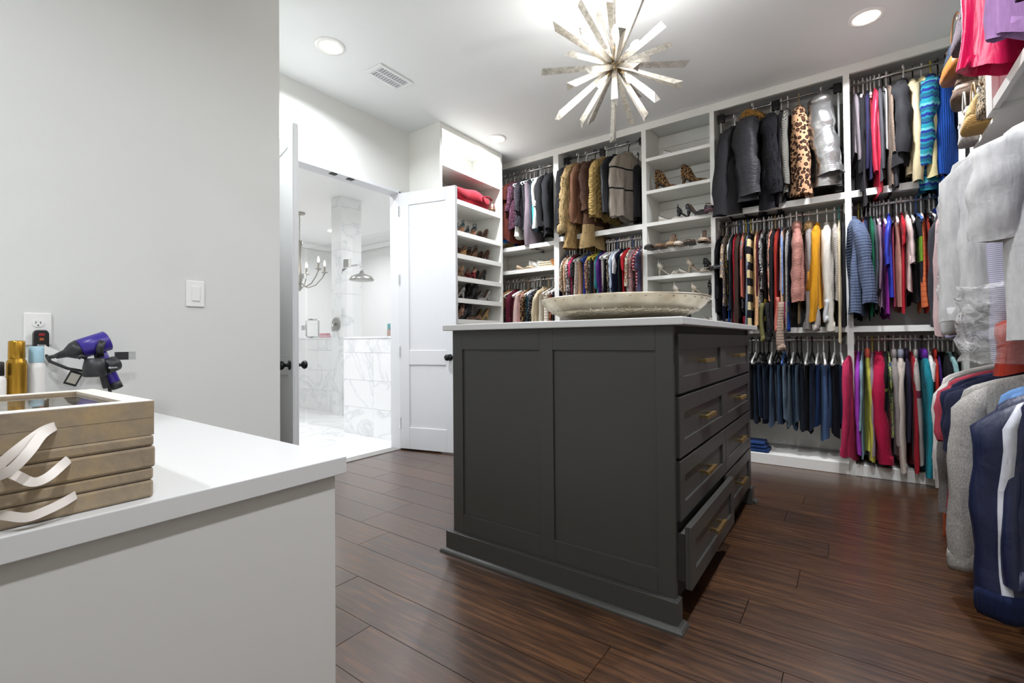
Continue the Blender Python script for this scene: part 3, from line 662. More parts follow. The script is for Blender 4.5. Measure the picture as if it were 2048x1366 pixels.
text('dyson', .010, WTX, pl, Matrix.Translation((.0303, 0, -.02)) @ FX)
pt = tag(MB().add([(0, -.03, -.02), (0, .016, -.045), (.0, .034, -.008), (.0, -.012, .018), (.0012, -.03, -.02), (.0012, .016, -.045), (.0012, .034, -.008), (.0012, -.012, .018)], [(0, 1, 2, 3), (7, 6, 5, 4), (0, 4, 5, 1), (1, 5, 6, 2), (2, 6, 7, 3), (3, 7, 4, 0)]).build('paper_tag', mat('paper_white', '#e9e6e2', .7)), 'white paper warning tag hanging from the black plug', 'tag')
pt.location = (XL + .045, .385, .995)
sw = thing('light_switch', 'white rocker light switch on the vanity wall', 'switch', (XL, .861, 1.237))
box('plate', .0005, .007, -.036, .036, -.058, .058, WPLAS, sw, .003); box('frame', .007, .0082, -.018, .018, -.035, .035, WPLAS, sw, .001); box('rocker', .0082, .0115, -.0155, .0155, -.032, .032, WPLAS, sw, .002)
# hair dryer on its wall holder
hd = thing('hair_dryer', 'purple and black hair dryer cradled in a black holder', 'hair dryer', (-2.2, .487, .998)); hd.scale = (.86,) * 3
PUR = mat('purple_satin', '#3a2a8c', .35); DK = mat('dark_grey_plastic', '#2a2a2c', .45)
ax = Vector((0, .92, .36)).normalized()
def cyl(m, a, b, ra, rb, n=20): return m.tube([a, a + (b - a) * .04, a + (b - a) * .96, b], [ra * .86, ra, rb, rb * .86], n)
c0 = Vector((0, -.055, .0)); c1 = c0 + ax * .10
cyl(MB(), c0, c1, .040, .042).build('head', PUR, hd, True)
MB().tube([c0, c0 - ax * .02, c0 - ax * .045, c0 - ax * .075], [.040, .034, .016, .010], 18, 1.0).build('nozzle', DK, hd, True)
MB().tube([c0 - ax * .06, c0 - ax * .085 + Vector((0, -.012, 0))], [.012, .010], 10, .7).build('nozzle_tip', DK, hd, True)
cyl(MB(), Vector((0, .012, -.015)), Vector((0, .062, -.15)), .021, .0205).build('handle', PUR, hd, True)
cyl(MB(), Vector((0, .058, -.14)), Vector((0, .07, -.17)), .021, .021).build('handle_end', DK, hd, True)
cyl(MB(), Vector((.012, -.0, -.02)), Vector((.012, .03, -.165)), .013, .013).build('cable_sleeve', DK, hd, True)
hs = thing('dryer_holder', 'black cradle holder with lip for the hair dryer', 'holder', (-2.2, .49, 1.0)); hs.scale = (.9,) * 3
MB().lathe([(.030, -.10), (.038, -.095), (.036, -.06), (.030, -.03), (.026, -.028), (.030, -.06), (.032, -.09), (.002, -.092)], 20, (.05, -.02, -.01)).build('cup', DK, hs, True)
MB().tube([(.05, -.045, -.035), (.055, -.062, -.028), (.055, -.07, -.036)], .008, 8).build('lip', DK, hs, True)
cyl(MB(), Vector((.05, .01, -.075)), Vector((.03, .05, -.06)), .03, .03).build('pivot', DK, hs, True)
MB().tube([(-.165, .02, -.09), (.0, .02, -.09), (.04, .0, -.09)], .012, 8).build('wall_arm', DK, hs, True)
MB().tube([(.04, .0, -.03), (.05, -.005, .0), (.045, .005, .03)], .012, 10, .6).build('hook', DK, hs, True)
text('dyson', .012, WTX, hs, Matrix.Translation((.0815, .028, -.075)) @ FX)
cb = tag(MB().box(-.012, .0, -.02, .02, -.03, .0).build('styling_comb', DK), 'black comb attachment behind the hair dryer', 'comb'); cb.location = (-2.26, .575, .985)
for k in range(7):
    box('tooth', -.0115, -.0095, .02, .045, -.029 + k * .0045, -.0275 + k * .0045, DK, cb)
at = thing('dryer_attachment', 'black ridged nozzle attachment lying below the dryer', 'attachment', (-2.1, .44, .805))
MB().box(-.02, .02, -.045, .045, -.008, .008).build('plate', DK, at, bevel=.004)
for k in range(5): MB().lathe([(.006, 0), (.006, .006), (.001, .007)], 8, (0, -.034 + k * .016, .008)).build('stud', DK, at)
MB().box(-.018, .018, -.04, .04, -.0445, -.008).build('foot', DK, at, bevel=.004)
cd = tag(MB().tube([(-2.345, .37, 1.0), (-2.31, .385, .955), (-2.25, .42, .93), (-2.2, .47, .915), (-2.19, .50, .90), (-2.19, .52, .86), (-2.19, .53, .79), (-2.2, .54, .768)], .0055, 8).build('power_cord', BLACKP, None, True), 'black cord running from the outlet to the hair dryer', 'cord')
ct = thing('cord_tag', 'black framed care tag hanging from the dryer cord', 'tag', (-2.2, .435, .92), 0)
a = MB().box(-.001, .001, -.018, .018, -.05, 0).build('card', BLACKP, ct); a.rotation_euler = (R(-24), 0, 0)
b = MB().box(.0011, .0016, -.013, .013, -.043, -.008).build('print', mat('tag_print', '#b9b4a6', .6), ct); b.rotation_euler = (R(-24), 0, 0)

# ================================================================== CLOTHES
HC = {'w': ('white', '#e9e7e2'), 'k': ('black', '#131315'), 'g': ('grey', '#9a9894'), 'b': ('blue', '#3d5f9a'), 'y': ('yellow', '#c9b64a'), 'n': ('tan', '#b59a72'), 't': ('teal', '#3f8f8b')}
HM = {}; D = .05
def hanger_mesh(c, half=.205, bar=True):
    k = (c, round(half, 3), bar)
    if k in HM: return HM[k]
    m = MB(); r = .0052
    m.tube([(0, .019 * math.sin(a), .004 + .019 * math.cos(a)) for a in [q * .32 - 2.2 for q in range(14)]] + [(0, .002, -.034), (0, 0, -.055 - D)], r * .95, 6)
    m.tube([(0, 0, -.052 - D), (0, -.03, -.062 - D), (0, -half * .6, -.098 - D), (0, -half * .92, -.122 - D), (0, -half, -.133 - D), (0, -half * .98, -.145 - D)], r * 1.5, 6)
    m.tube([(0, 0, -.052 - D), (0, .03, -.062 - D), (0, half * .6, -.098 - D), (0, half * .92, -.122 - D), (0, half, -.133 - D), (0, half * .98, -.145 - D)], r * 1.5, 6)
    if bar: m.tube([(0, -half * .98, -.145 - D), (0, half * .98, -.145 - D)], r * 1.1, 6)
    HM[k] = m.mesh('hanger', True); HM[k].materials.append(mat('hanger_' + HC[c][0], HC[c][1], .35)); return HM[k]
def ss(x): x = max(0, min(1, x)); return x * x * (3 - 2 * x)
#            half-width, length, sleeve length, sleeve radius, flare, hood, category
KIND = {'tank': (.165, .52, 0, 0, 1.0), 'tee': (.195, .56, .19, .055, 1.02), 'blouse': (.19, .56, .33, .05, 1.03), 'shirt': (.195, .64, .52, .047, 1.0),
        'sweater': (.20, .56, .50, .052, 1.0), 'cardigan': (.20, .58, .50, .05, 1.0), 'jacket': (.205, .58, .56, .058, 1.0), 'coat': (.21, .78, .60, .062, 1.08), 'vest': (.20, .56, 0, 0, 1.04),
        'hoodie': (.215, .62, .58, .06, 1.0), 'dress': (.17, .85, 0, 0, 1.15), 'blazer': (.205, .62, .58, .056, 1.02), 'pants': (.105, .50, 0, 0, 1.0), 'skirt': (.14, .45, 0, 0, 1.1)}
SLEEVED = {'tee': 'short sleeved tee', 'blouse': 'blouse', 'shirt': 'shirt', 'sweater': 'sweater', 'tank': 'sleeveless top', 'pants': 'trousers', 'hoodie': 'hooded sweatshirt'}
def garment(loc, rz, kind, key, T, label, L=None, Ls=None, W=None, yaw=0, hood=False, collar=True, rough=0, res=1, out=.02, skey=None, buttons=None, sub=0, far=True, flare=None, sag=0.0, puff=0, name=None, group=None, sr=None, bend=0.0, cat=None, cuff=None, patch=None):
    w0, l0, s0, r0, fl = KIND[kind]; W = W or w0; L = L or l0; Ls = s0 if Ls is None else Ls; fl = flare or fl; r0 = sr or r0
    nm = name or {'tank': 'sleeveless_top', 'tee': 't_shirt', 'pants': 'trousers'}.get(kind, kind)
    g = thing(nm, label, cat or {'tank': 'top', 'tee': 't-shirt', 'pants': 'trousers'}.get(kind, kind), loc, rz + yaw, group)
    g.rotation_euler = (random.uniform(-.02, .02) + sag, 0, rz + yaw)
    M1 = fab(key); M2 = fab(skey) if skey else M1
    rnd = random.Random(hash((round(loc[0], 4), round(loc[1], 4), round(loc[2], 3))) & 0xffff)
    ph, p2, p3 = rnd.uniform(0, 6.28), rnd.uniform(0, 6.28), rnd.uniform(0, 6.28)
    n = 20 * res if res > 1 else 20
    if kind == 'pants':
        prof = [(-.147, .93, .5), (-.152, 1.0, .9), (-.20, 1.0, .95), (-.147 - L * .35, .97, 1), (-.147 - L * .6, .93, 1.1), (-.147 - L * .85, .92, 1.15), (-.147 - L, .94, 1.2)]
    else:
        top = -.050
        low = kind in ('tank', 'dress')
        prof = [(top - .055, .60, .5), (top - .062, .80, .75), (top - .072, .93, .9), (top - .085, .97, 1.0), (top - .115, 1.0, 1.0)] if low else [(top - .004, .26, .45), (top - .014, .40, .6), (top - .036, .66, .8), (top - .062, .88, .9), (top - .082, .97, 1.0), (top - .115, 1.0, 1.0)]
        k = 5 if res == 1 else 9
        for i in range(1, k + 1):
            q = i / k; prof.append((top - .115 - (L - .115) * q, 1 + (fl - 1) * q - .035 * math.sin(q * math.pi) * (0 if kind in ('coat', 'hoodie', 'jacket', 'vest') else 1), 1.0 + .15 * q))
    ztop, zbot = prof[0][0], prof[-1][0]; rings = []
    A = T * (.42 if res == 1 else .42); slant = rnd.uniform(-1, 1) * min(.02, T)
    for z, wf, tf in prof:
        q = (ztop - z) / (ztop - zbot); ring = []
        for j in range(n):
            a = 2 * math.pi * j / n; ca, sa = math.cos(a), math.sin(a)
            y = W * wf * math.copysign(abs(ca) ** .8, ca); x = T * tf * math.copysign(abs(sa) ** .75, sa)
            f = ss(q * 1.6)
            x += A * f * (math.sin(y * 38 + ph + z * 3) + .6 * math.sin(y * 71 + p2 - z * 5)) * (1 if kind != 'pants' else .5)
            y += .010 * f * math.sin(z * 9 + ph + a)
            zz = z + (.016 * math.sin(y * 22 + p3) + .02 * math.sin(a + p2) * (1 if T < .03 else .4)) * (q > .96)
            if puff: 
                pass
            if rough:
                x += rnd.uniform(-rough, rough) * .5; y += rnd.uniform(-rough, rough); zz += rnd.uniform(-rough, rough) * .6
            ring.append((x + bend * q * q + slant * q * (-y / W + .3), y, zz))
        rings.append(ring)
    if puff or rough:      # refine for puffy / shaggy cloth
        rr = []
        for i in range(len(rings) - 1):
            for s in range(4 if puff else 3):
                q = s / (4 if puff else 3); row = []
                for a, b in zip(rings[i], rings[i + 1]):
                    p = [a[c] + (b[c] - a[c]) * q for c in range(3)]
                    if puff: s2 = abs(math.sin(p[2] * math.pi / puff)); p[0] *= .86 + .16 * s2 ** .4; p[1] *= .97 + .035 * s2 ** .4
                    if rough: p[1] += rnd.uniform(-rough, rough); p[0] += rnd.uniform(-rough, rough) * .5
                    row.append(tuple(p))
                rr.append(row)
        rings = rr + [rings[-1]]
    last = rings[-1]; cx = sum(p[0] for p in last) / n; 
    bm_ = MB().loft(rings, True, False); bm_.loft([[(cx + (p[0] - cx) * f, p[1] * f, p[2] + h) for p in last] for f, h in ((1.0, 0), (.93, .003), (.88, .05))], False, True)
    body = bm_.build('body', M1, g, True)
    if rough and rough > .005: tufts(rings, g, key, rnd, 1500, rough * 2.6)
    if buttons:
        for b in range(buttons[0]):
            MB().lathe([(.001, .003), (.008, .003), (.009, 0)], 8).build('button', mat(buttons[1], buttons[1], .4), body).location = (T * 1.0, -W * .25, ztop - .18 - b * .1)
    if Ls:
        for s in ((-1, 1) if far else (-1,)):
            rs = []; ns = 7 + 3 * (res > 1); m = 10 if res == 1 else 14
            o = out * rnd.uniform(.5, 1.4); bx = rnd.uniform(-.9, .9) * T; lean = rnd.uniform(-.8, .8) * min(T, .02); kk = rnd.uniform(1.5, 4)
            for i in range(ns + 1):
                q = i / ns; z = -.135 - (Ls - .03) * q; yc = s * (W * .90 + o * math.sin(q * 1.9)); xc = bx * q + lean * math.sin(q * kk) + bend * q
                ry = r0 * (1.0 - .25 * q) * (1 + .09 * math.sin(q * 15 + ph)); rx = T * (1.02 - .1 * q) * (1 + .14 * math.sin(q * 17 + p2))
                if puff: pass
                if i == 0: yc = s * W * .80; z = -.118; ry *= .55; rx *= .8
                row = []
                for j in range(m):
                    a = 2 * math.pi * j / m; x, y = math.sin(a) * rx * (1 + .16 * math.sin(3 * a + q * 8 + ph)), math.cos(a) * ry
                    if rough: x += rnd.uniform(-rough, rough) * .6; y += rnd.uniform(-rough, rough)
                    row.append((xc + x, yc + y, z + (y * s * -.55 if i == 0 else 0) + (.006 * math.sin(a * 2 + p3) if i == ns else 0)))
                rs.append(row)
            if patch and s == -1:
                pk, j0, j1, i0, i1, pn = patch; cen = [[sum(p[c] for p in r) / m for c in range(2)] for r in rs]
                def off(i, j, f): p = rs[i][j]; return (cen[i][0] + (p[0] - cen[i][0]) * f, cen[i][1] + (p[1] - cen[i][1]) * f, p[2])
                pm = MB()
                rowsP = [[off(i, j, 1.05) for j in range(j0, j1 + 1)] + [off(i, j, 1.0) for j in range(j1, j0 - 1, -1)] for i in range(i0, i1 + 1)]
                pm.loft(rowsP).build(pn, fab(pk), g, True)
            e = rs[-1]; ex = sum(p[0] for p in e) / m; ey = sum(p[1] for p in e) / m
            pass
            if puff:
                r2 = []
                for i in range(len(rs) - 1):
                    for q in (0, .25, .5, .75):
                        row = [[a[c] + (b[c] - a[c]) * q for c in range(3)] for a, b in zip(rs[i], rs[i + 1])]; mx_ = sum(p[0] for p in row) / m; my_ = sum(p[1] for p in row) / m
                        k2 = .88 + .14 * abs(math.sin(row[0][2] * math.pi / puff)) ** .4
                        r2.append([(mx_ + (p[0] - mx_) * k2, my_ + (p[1] - my_) * k2, p[2] + .006 * math.sin(p[0] * 90 + i)) for p in row])
                rs = r2 + [rs[-1]]
            sm_ = MB().loft(rs, True, False); sm_.loft([[(ex + (p[0] - ex) * f, ey + (p[1] - ey) * f, p[2] + h) for p in e] for f, h in ((1.0, 0), (.93, .003), (.86, .06))], False, True)
            sl = sm_.build('sleeve', M2, g, True)
            if rough and rough > .005: tufts(rs, g, skey or key, rnd, 700, rough * 2.6)
            if cuff: MB().loft([[(ex + (p[0] - ex) * f, ey + (p[1] - ey) * f, p[2] + h) for p in e] for f, h in ((1.12, .07), (1.2, .05), (1.2, .01), (1.05, -.012))]).build('cuff', fab(cuff), sl, True)
    if hood:
        hk = hood if isinstance(hood, str) else key
        rs = []
        for i in range(6):
            q = i / 5; a = q * math.pi; z = -.045 - .05 * math.cos(a) - .02; w = .10 * math.sin(a) ** .6 + .012
            rs.append([(T * .9 * math.sin(b) * (math.sin(a) ** .5 + .2), -.03 + w * math.cos(b), z) for b in [2 * math.pi * j / 12 for j in range(12)]])
        if hk.startswith('fur'): tufts(rs, g, hk, rnd, 500, .04)
        if hk.startswith('fur'): rs = [[tuple(c + rnd.uniform(-.014, .014) for c in p) for p in r] for r in rs]
        MB().loft(rs).build('hood', fab(hk), g, True)
    elif kind in ('tank', 'dress'):
        for y in (-.62, .62): MB().tube([(-T * .4, W * y, -.118), (-T * .25, W * y * .98, -.088), (T * .25, W * y * .98, -.088), (T * .4, W * y, -.118)], .006, 6).build('shoulder_strap', M1, g, True)
    elif collar and kind != 'pants':
        rs = []
        for dz, f in ((-.012, 1.0), (.006, 1.06), (.014, .98), (.004, .8)):
            rs.append([(T * .62 * f * math.sin(b), .062 * f * math.cos(b), -.055 + dz - .012 * math.sin(b) * 0) for b in [2 * math.pi * j / 12 for j in range(12)]])
        MB().loft(rs).build('collar', M1, g, True)
    for q in g.children: q.location.z -= D
    return g
def tufts(rings, par, key, rnd, n, ln):
    m = MB(); N = len(rings[0])
    for _ in range(n):
        i = rnd.randrange(len(rings) - 1); j = rnd.randrange(N); u, v = rnd.random(), rnd.random()
        a, b, c = Vector(rings[i][j]), Vector(rings[i][(j + 1) % N]), Vector(rings[i + 1][j]); p = a + (b - a) * u + (c - a) * v
        cen = sum((Vector(q) for q in rings[i]), Vector()) / N; o = (p - cen); o.z = 0; o = o.normalized() if o.length > 1e-5 else Vector((0, -1, 0))
        d = (o * rnd.uniform(.3, .9) + Vector((rnd.uniform(-.3, .3), rnd.uniform(-.3, .3), -rnd.uniform(.5, 1)))).normalized() * ln * rnd.uniform(.6, 1.2)
        w = d.cross(o).normalized() * .0028 if d.cross(o).length > 1e-6 else Vector((.002, 0, 0))
        m.add([p - w, p + w, p + d], [(0, 1, 2)])
    me = bpy.data.meshes.new('fur'); me.from_pydata(m.v, [], m.f); me.update()
    f = put('fur', me, fab(key if key.startswith('fur') else 'fur:#4a3323'), par); f['kind'] = 'stuff'
def hanger(loc, rz, yaw, c, label, group, half=.205):
    o = bpy.data.objects.new('hanger', hanger_mesh(c, half)); COL.objects.link(o); o.location = loc; o.rotation_euler = (0, 0, rz + yaw)
    tag(o, label, 'hanger', group); return o
def rack(items, a, b, rod, phrase, group, hz=.026, zj=.004, yj=.012):
    """items along a rod from a to b. rod = ('x', y, z) or ('y', x, z). An item: (description, kind, fabric, weight, hanger colour, options)"""
    tot = sum(i[3] for i in items); p = a; n = 0; N = sum(1 for i in items if i[1] != 'gap')
    for it in items:
        wd = (b - a) * it[3] / tot; c = p + wd / 2; p += wd
        if it[1] == 'gap': continue
        n += 1; desc, kind, key, wt, hc = it[:5]; o = dict(it[5]) if len(it) > 5 else {}
        T = o.pop('T', max(.0065, abs(wd) * .52)); yaw = o.pop('yaw', random.uniform(-.09, .09)); dx = o.pop('dx', random.uniform(-yj, yj)); dz = o.pop('dz', 0)
        if rod[0] == 'x': loc = (c, rod[1] + dx, rod[2] + dz); rz = 0
        else: loc = (rod[1] + dx, c, rod[2] + dz); rz = R(-90)
        # neighbours with the same description are told apart by their place on the rod
        where = '%s from the left on %s' % (ordinal(n), phrase)
        if len((desc + ' ' + where).replace('-', ' ').split()) > 16: where = '%s on %s' % (ordinal(n), phrase)
        garment(loc, rz, kind, key, T, '%s, %s' % (desc, where), yaw=yaw, group=group, **o)
        if hc != '-': hanger((loc[0], loc[1], loc[2]), rz, yaw, hc, '%s hanger, %s' % (HC[hc][0], where), group.replace('clothes', 'hangers'), half=(o.get('W') or KIND[kind][0]) * .84 if kind not in ('pants', 'tank', 'dress') else .19)
G = ('', 'gap', '', 1.0)
def gap(w): return ('', 'gap', '', w)

# ---- high rod beside the shoe tower
rack([
 ('rust red drape top', 'tank', 'plain:#7c3320', 1, 'k', dict(L=.62)), ('cream long tunic', 'tank', 'plain:#cdb98c', 1, 'w', dict(L=.72)),
 ('black draped top with blue lining', 'tank', 'block:#1f5fa8,0,#171719,.24,#1f6fc0,.55', 1.6, 'w', dict(L=.68)), ('red brown tunic', 'tee', 'plain:#5c2c22', 1.2, 'w', dict(L=.7)),
 ('plum lace blouse', 'blouse', 'floral:#3d1f2c,#6a4456,#241218', 1, 'g'), ('off white draped blouse', 'tank', 'satin:#d3cdc4', 1.4, 'w', dict(L=.66)),
 ('charcoal print blouse', 'blouse', 'floral:#211f22,#3a343a,#17161a', 1, 'w'), ('black lace top', 'tank', 'floral:#1a1a1c,#2e2c2f', 1, 'w', dict(L=.64)),
 ('mauve grey long dress', 'dress', 'plain:#71646a', 1.3, 'w', dict(L=.80)), ('slate sleeveless top', 'tank', 'plain:#3a4048', .7, 'k', dict(L=.6)),
 ('turquoise top', 'tank', 'satin:#2f9b9e', 1.1, 'w', dict(L=.58)), ('white blouse', 'blouse', 'plain:#dcdad4', .7, 'w', dict(L=.62)),
 ('black jacket with white piping', 'jacket', 'plain:#1a191a', 1.7, 'w', dict(L=.62)), gap(.3), ('black wool coat with round buttons', 'coat', 'plain:#1d1d1f', 2.3, 'w', dict(L=.7, Ls=.6, buttons=(3, '#55534e'), T=.05)),
], -3.33, -2.515, ('x', RY, 2.945), 'the high rod beside the shoe tower', 'clothes on the high rod beside the shoe tower')
# ---- high lift rod of the fur coat bay
rack([
 ('black cape coat', 'coat', 'plain:#151517', 1.6, 'k', dict(L=.72, T=.055, yaw=-.05)), 
 ('shaggy tan fur coat with knit trim', 'coat', 'fur:#a08355', 1.3, 'w', dict(L=.90, Ls=.68, T=.05, rough=.012, skey='fur:#a58c60', yaw=-.12, dx=-.03, cuff='knit:#9c8761:1.4')),
 ('brown suede coat', 'coat', 'plain:#6b4a36', 1.2, 'w', dict(L=.68, T=.045, yaw=-.15, dx=-.01)),
 ('dark brown fur coat with beige knit hem', 'coat', 'block:#3f2a1d,0,#4a3323,.5,#8d7650,.74', 1.7, 'k', dict(L=.92, T=.06, rough=.008, yaw=-.15, Ls=.5)),
 ('tan quilted jacket', 'jacket', 'quilt:#b0935a', 1.8, 'w', dict(L=.64, T=.045, yaw=-.25)),
 ('black leather jacket', 'jacket', 'leather:#232427', 1.4, 'w', dict(L=.6, T=.035, yaw=-.3)),
 ('cream tweed jacket with black bands', 'jacket', 'block:#9b9182,0,#18181a,.215,#a0968a,.232,#18181a,.42,#a0968a,.437', 2.0, 'k', dict(L=.66, T=.035, yaw=-.42, Ls=.6, res=2)),
 ('black velvet skirt', 'skirt', 'plain:#121113', .9, 'k', dict(L=.55, dz=-.14, collar=False)), gap(.5)
], -2.44, -1.575, ('x', RY - .02, 2.955), 'the lift rod with the furs', 'clothes on the lift rod with the furs')
# ---- low rod beside the shoe tower
rack([
 ('dark maroon blouse', 'blouse', 'plain:#35161c', 1, 'w'), ('black top', 'tank', 'plain:#19181a', 1, 'w'), ('copper satin blouse', 'blouse', 'satin:#7a5138', 1.3, 'w'), ('tan ruffled blouse', 'blouse', 'satin:#a87f55', 1.4, 'g', dict(L=.5)),
 ('black and white speckled dress', 'dress', 'speck:#151417,#c9c5bf:1.3', 1.2, 'w'), ('burgundy blouse', 'blouse', 'plain:#541525', 1.2, 'w'), ('wine red dress', 'dress', 'plain:#631a2a', 1.0, 'w'),
 ('pale pink open dress', 'dress', 'plain:#d3b3ab', 1.8, 'w', dict(flare=1.5)), ('dusty pink lace dress', 'dress', 'floral:#a97a72,#bf9087,#b08078', 1.5, 'n', dict(flare=1.4)), ('brown leopard blouse', 'blouse', 'leopard:#8a6a4a,#2b1c14', .9, 'w'),
 ('dark teal print dress', 'dress', 'floral:#16282c,#2c5a66,#0f1417', 1.1, 'w'), ('slate blue dress', 'dress', 'satin:#4d5a68', 1.2, 'w'), ('black dotted blouse', 'blouse', 'speck:#17171a,#b9b4ae:2', 1, 'w'), ('coral print top', 'tank', 'floral:#c7b49a,#b4543c,#7b8a64', 1, 'k'),
 ('cream blouse', 'blouse', 'satin:#c9b999', 1.3, 'k'), ('ivory dress', 'dress', 'plain:#cfc6b4', .9, 'n'), ('cream striped dress', 'dress', 'stripe:#d9cfbc,#2b2724:.62:.88', 1.9, 'w', dict(T=.03)), ('rust leopard dress', 'dress', 'leopard:#a8603f,#3a1d14', 1.0, 'w'), ('black print dress', 'dress', 'floral:#141316,#3a3234', .8, 'w')
], -3.33, -2.535, ('x', RY, 1.70), 'the low rod beside the shoe tower', 'clothes on the low rod beside the shoe tower')
# ---- middle rod of the fur coat bay
rack([
 ('navy lace top', 'blouse', 'floral:#1b1c2c,#2f2c44', 1, 'b'), ('cream floral blouse', 'blouse', 'floral:#cfc6b8,#8f8a6c,#a0614f', 1.2, 'w'), ('nude lace blouse', 'blouse', 'floral:#bd9a7e,#cfae93', 1.3, 'w', dict(L=.6)), ('white and black print blouse', 'blouse', 'floral:#d8d5cf,#39363a,#7a6a62', 1.2, 'w'),
 ('hot pink floral top', 'tee', 'floral:#b81f4c,#e0567d,#2a1c22', 1.4, 'k'), ('black patterned top', 'tee', 'speck:#17161b,#b7b2ae', 1, 'w'), ('bright red top', 'tank', 'plain:#a51a27', 1, 'k', dict(L=.7)), ('cream dotted dress', 'dress', 'speck:#d9cfc0,#8a6a55:2', 1.2, 'w'),
 ('peach dress', 'dress', 'plain:#d3a988', 1.1, 'w'), ('black lattice top', 'tank', 'speck:#141317,#a79f98:1.6', 1.1, 'b'), ('royal blue tunic', 'tank', 'plain:#27389b', 1.2, 'b', dict(L=.72)), ('brown paisley blouse', 'blouse', 'floral:#4c342a,#b89b80,#7f4a38:1.6', 1.2, 'w'),
 ('grey floral scarf top', 'tank', 'floral:#a9a39b,#3a3532,#d6d0c6', 1.2, 'y'), ('charcoal tunic', 'dress', 'plain:#37383d', 1.1, 'y'), ('rust trim top', 'tank', 'plain:#8a5742', .7, 'y'), ('teal satin blouse', 'blouse', 'satin:#146a72', 1.2, 'k'),
 ('royal purple blouse', 'blouse', 'satin:#52207a', 1.3, 'k'), ('plum sequin tunic', 'tank', 'speck:#4d1f4a,#a9a3b5', .9, 'w', dict(L=.7)), ('white tunic', 'tank', 'plain:#d9d4ca', 1.2, 'w', dict(L=.7)), ('black shift top', 'tank', 'plain:#151417', 1.2, 'w'),
 ('black and cream print top', 'tank', 'floral:#191819,#cdb998,#191819', 1, 'w', dict(L=.72)), ('blue pinstriped shirt', 'shirt', 'vstripe:#c3ccd6,#7e8ca0', 1.6, 'b', dict(Ls=.34)), ('white cotton shirt', 'shirt', 'plain:#d8dadb', 1.2, 'w', dict(L=.75, Ls=.2)), ('navy sheer blouse', 'blouse', 'plain:#181d33', 1.3, 'w', dict(Ls=.4)),
 ('black chiffon blouse', 'blouse', 'plain:#121316', 1.2, 'w', dict(Ls=.45)), ('sage green tank', 'tank', 'plain:#6f786a', .8, 'w', dict(L=.72)), ('scarlet blouse', 'tee', 'plain:#b3242c', 1, 'w'), ('cream flower print blouse', 'blouse', 'floral:#cfc7b2,#8d8a72,#b3685c', 1.3, 'b'),
 ('grey flower print top', 'tee', 'floral:#a5a2a2,#4b4a52,#8c7f86', 1.2, 'w'), ('pink rose print blouse', 'blouse', 'floral:#8b7f82,#c98d88,#3f3a44', 1.1, 'w', dict(Ls=.4)), ('red and white striped top', 'tee', 'stripe:#9b1f32,#d9cfca:.6:.65', 1.1, 'w'), ('slate purple tee', 'tee', 'plain:#4d4b63', 1.2, 'w'), ('peach sleeveless top', 'tank', 'plain:#cf9f80', .8, 'w', dict(L=.72))
], -2.45, -1.572, ('x', RY, 2.01), 'the rod under the furs', 'clothes on the rod under the furs')
# ---- high lift rod of the widest bay
rack([
 gap(.9), ('charcoal wool coat', 'coat', 'plain:#2b2a2c', 2.0, 'w', dict(L=.76, Ls=.72, T=.06, yaw=-.2, dz=-.05, dx=-.04)),
 ('charcoal puffer coat with fur hood', 'coat', 'puff:#2e2d2f', 2.2, 'w', dict(L=.74, Ls=.66, T=.085, puff=.15, hood='fur:#a57b3c', yaw=-.2, dx=-.06)),
 ('long black fur coat', 'coat', 'fur:#17161a', 1.5, 'w', dict(L=.82, T=.062, rough=.008, Ls=.66)), ('black leather coat', 'coat', 'leather:#201d1f', .7, 'w', dict(L=.75, T=.026)),
 ('grey herringbone coat', 'coat', 'herring:#8d8a80,#1d1c1c:1.1', .7, 'w', dict(L=.74, T=.024)), ('leopard print coat', 'coat', 'leopard:#b98f6c,#2a1a14,#5a3826:1.3', 1.5, 'n', dict(L=.74, Ls=.70, T=.052, yaw=.05)), gap(.15),
 ('shiny silver puffer jacket', 'jacket', 'metal:#a9a8a6', 2.6, 'w', dict(L=.70, Ls=.58, T=.085, puff=.17, hood=True, yaw=-.05, sr=.072)), gap(.6)
], -.90, -.02, ('x', RY - .02, 2.965), 'the lift rod of the widest bay', 'clothes on the lift rod of the widest bay')
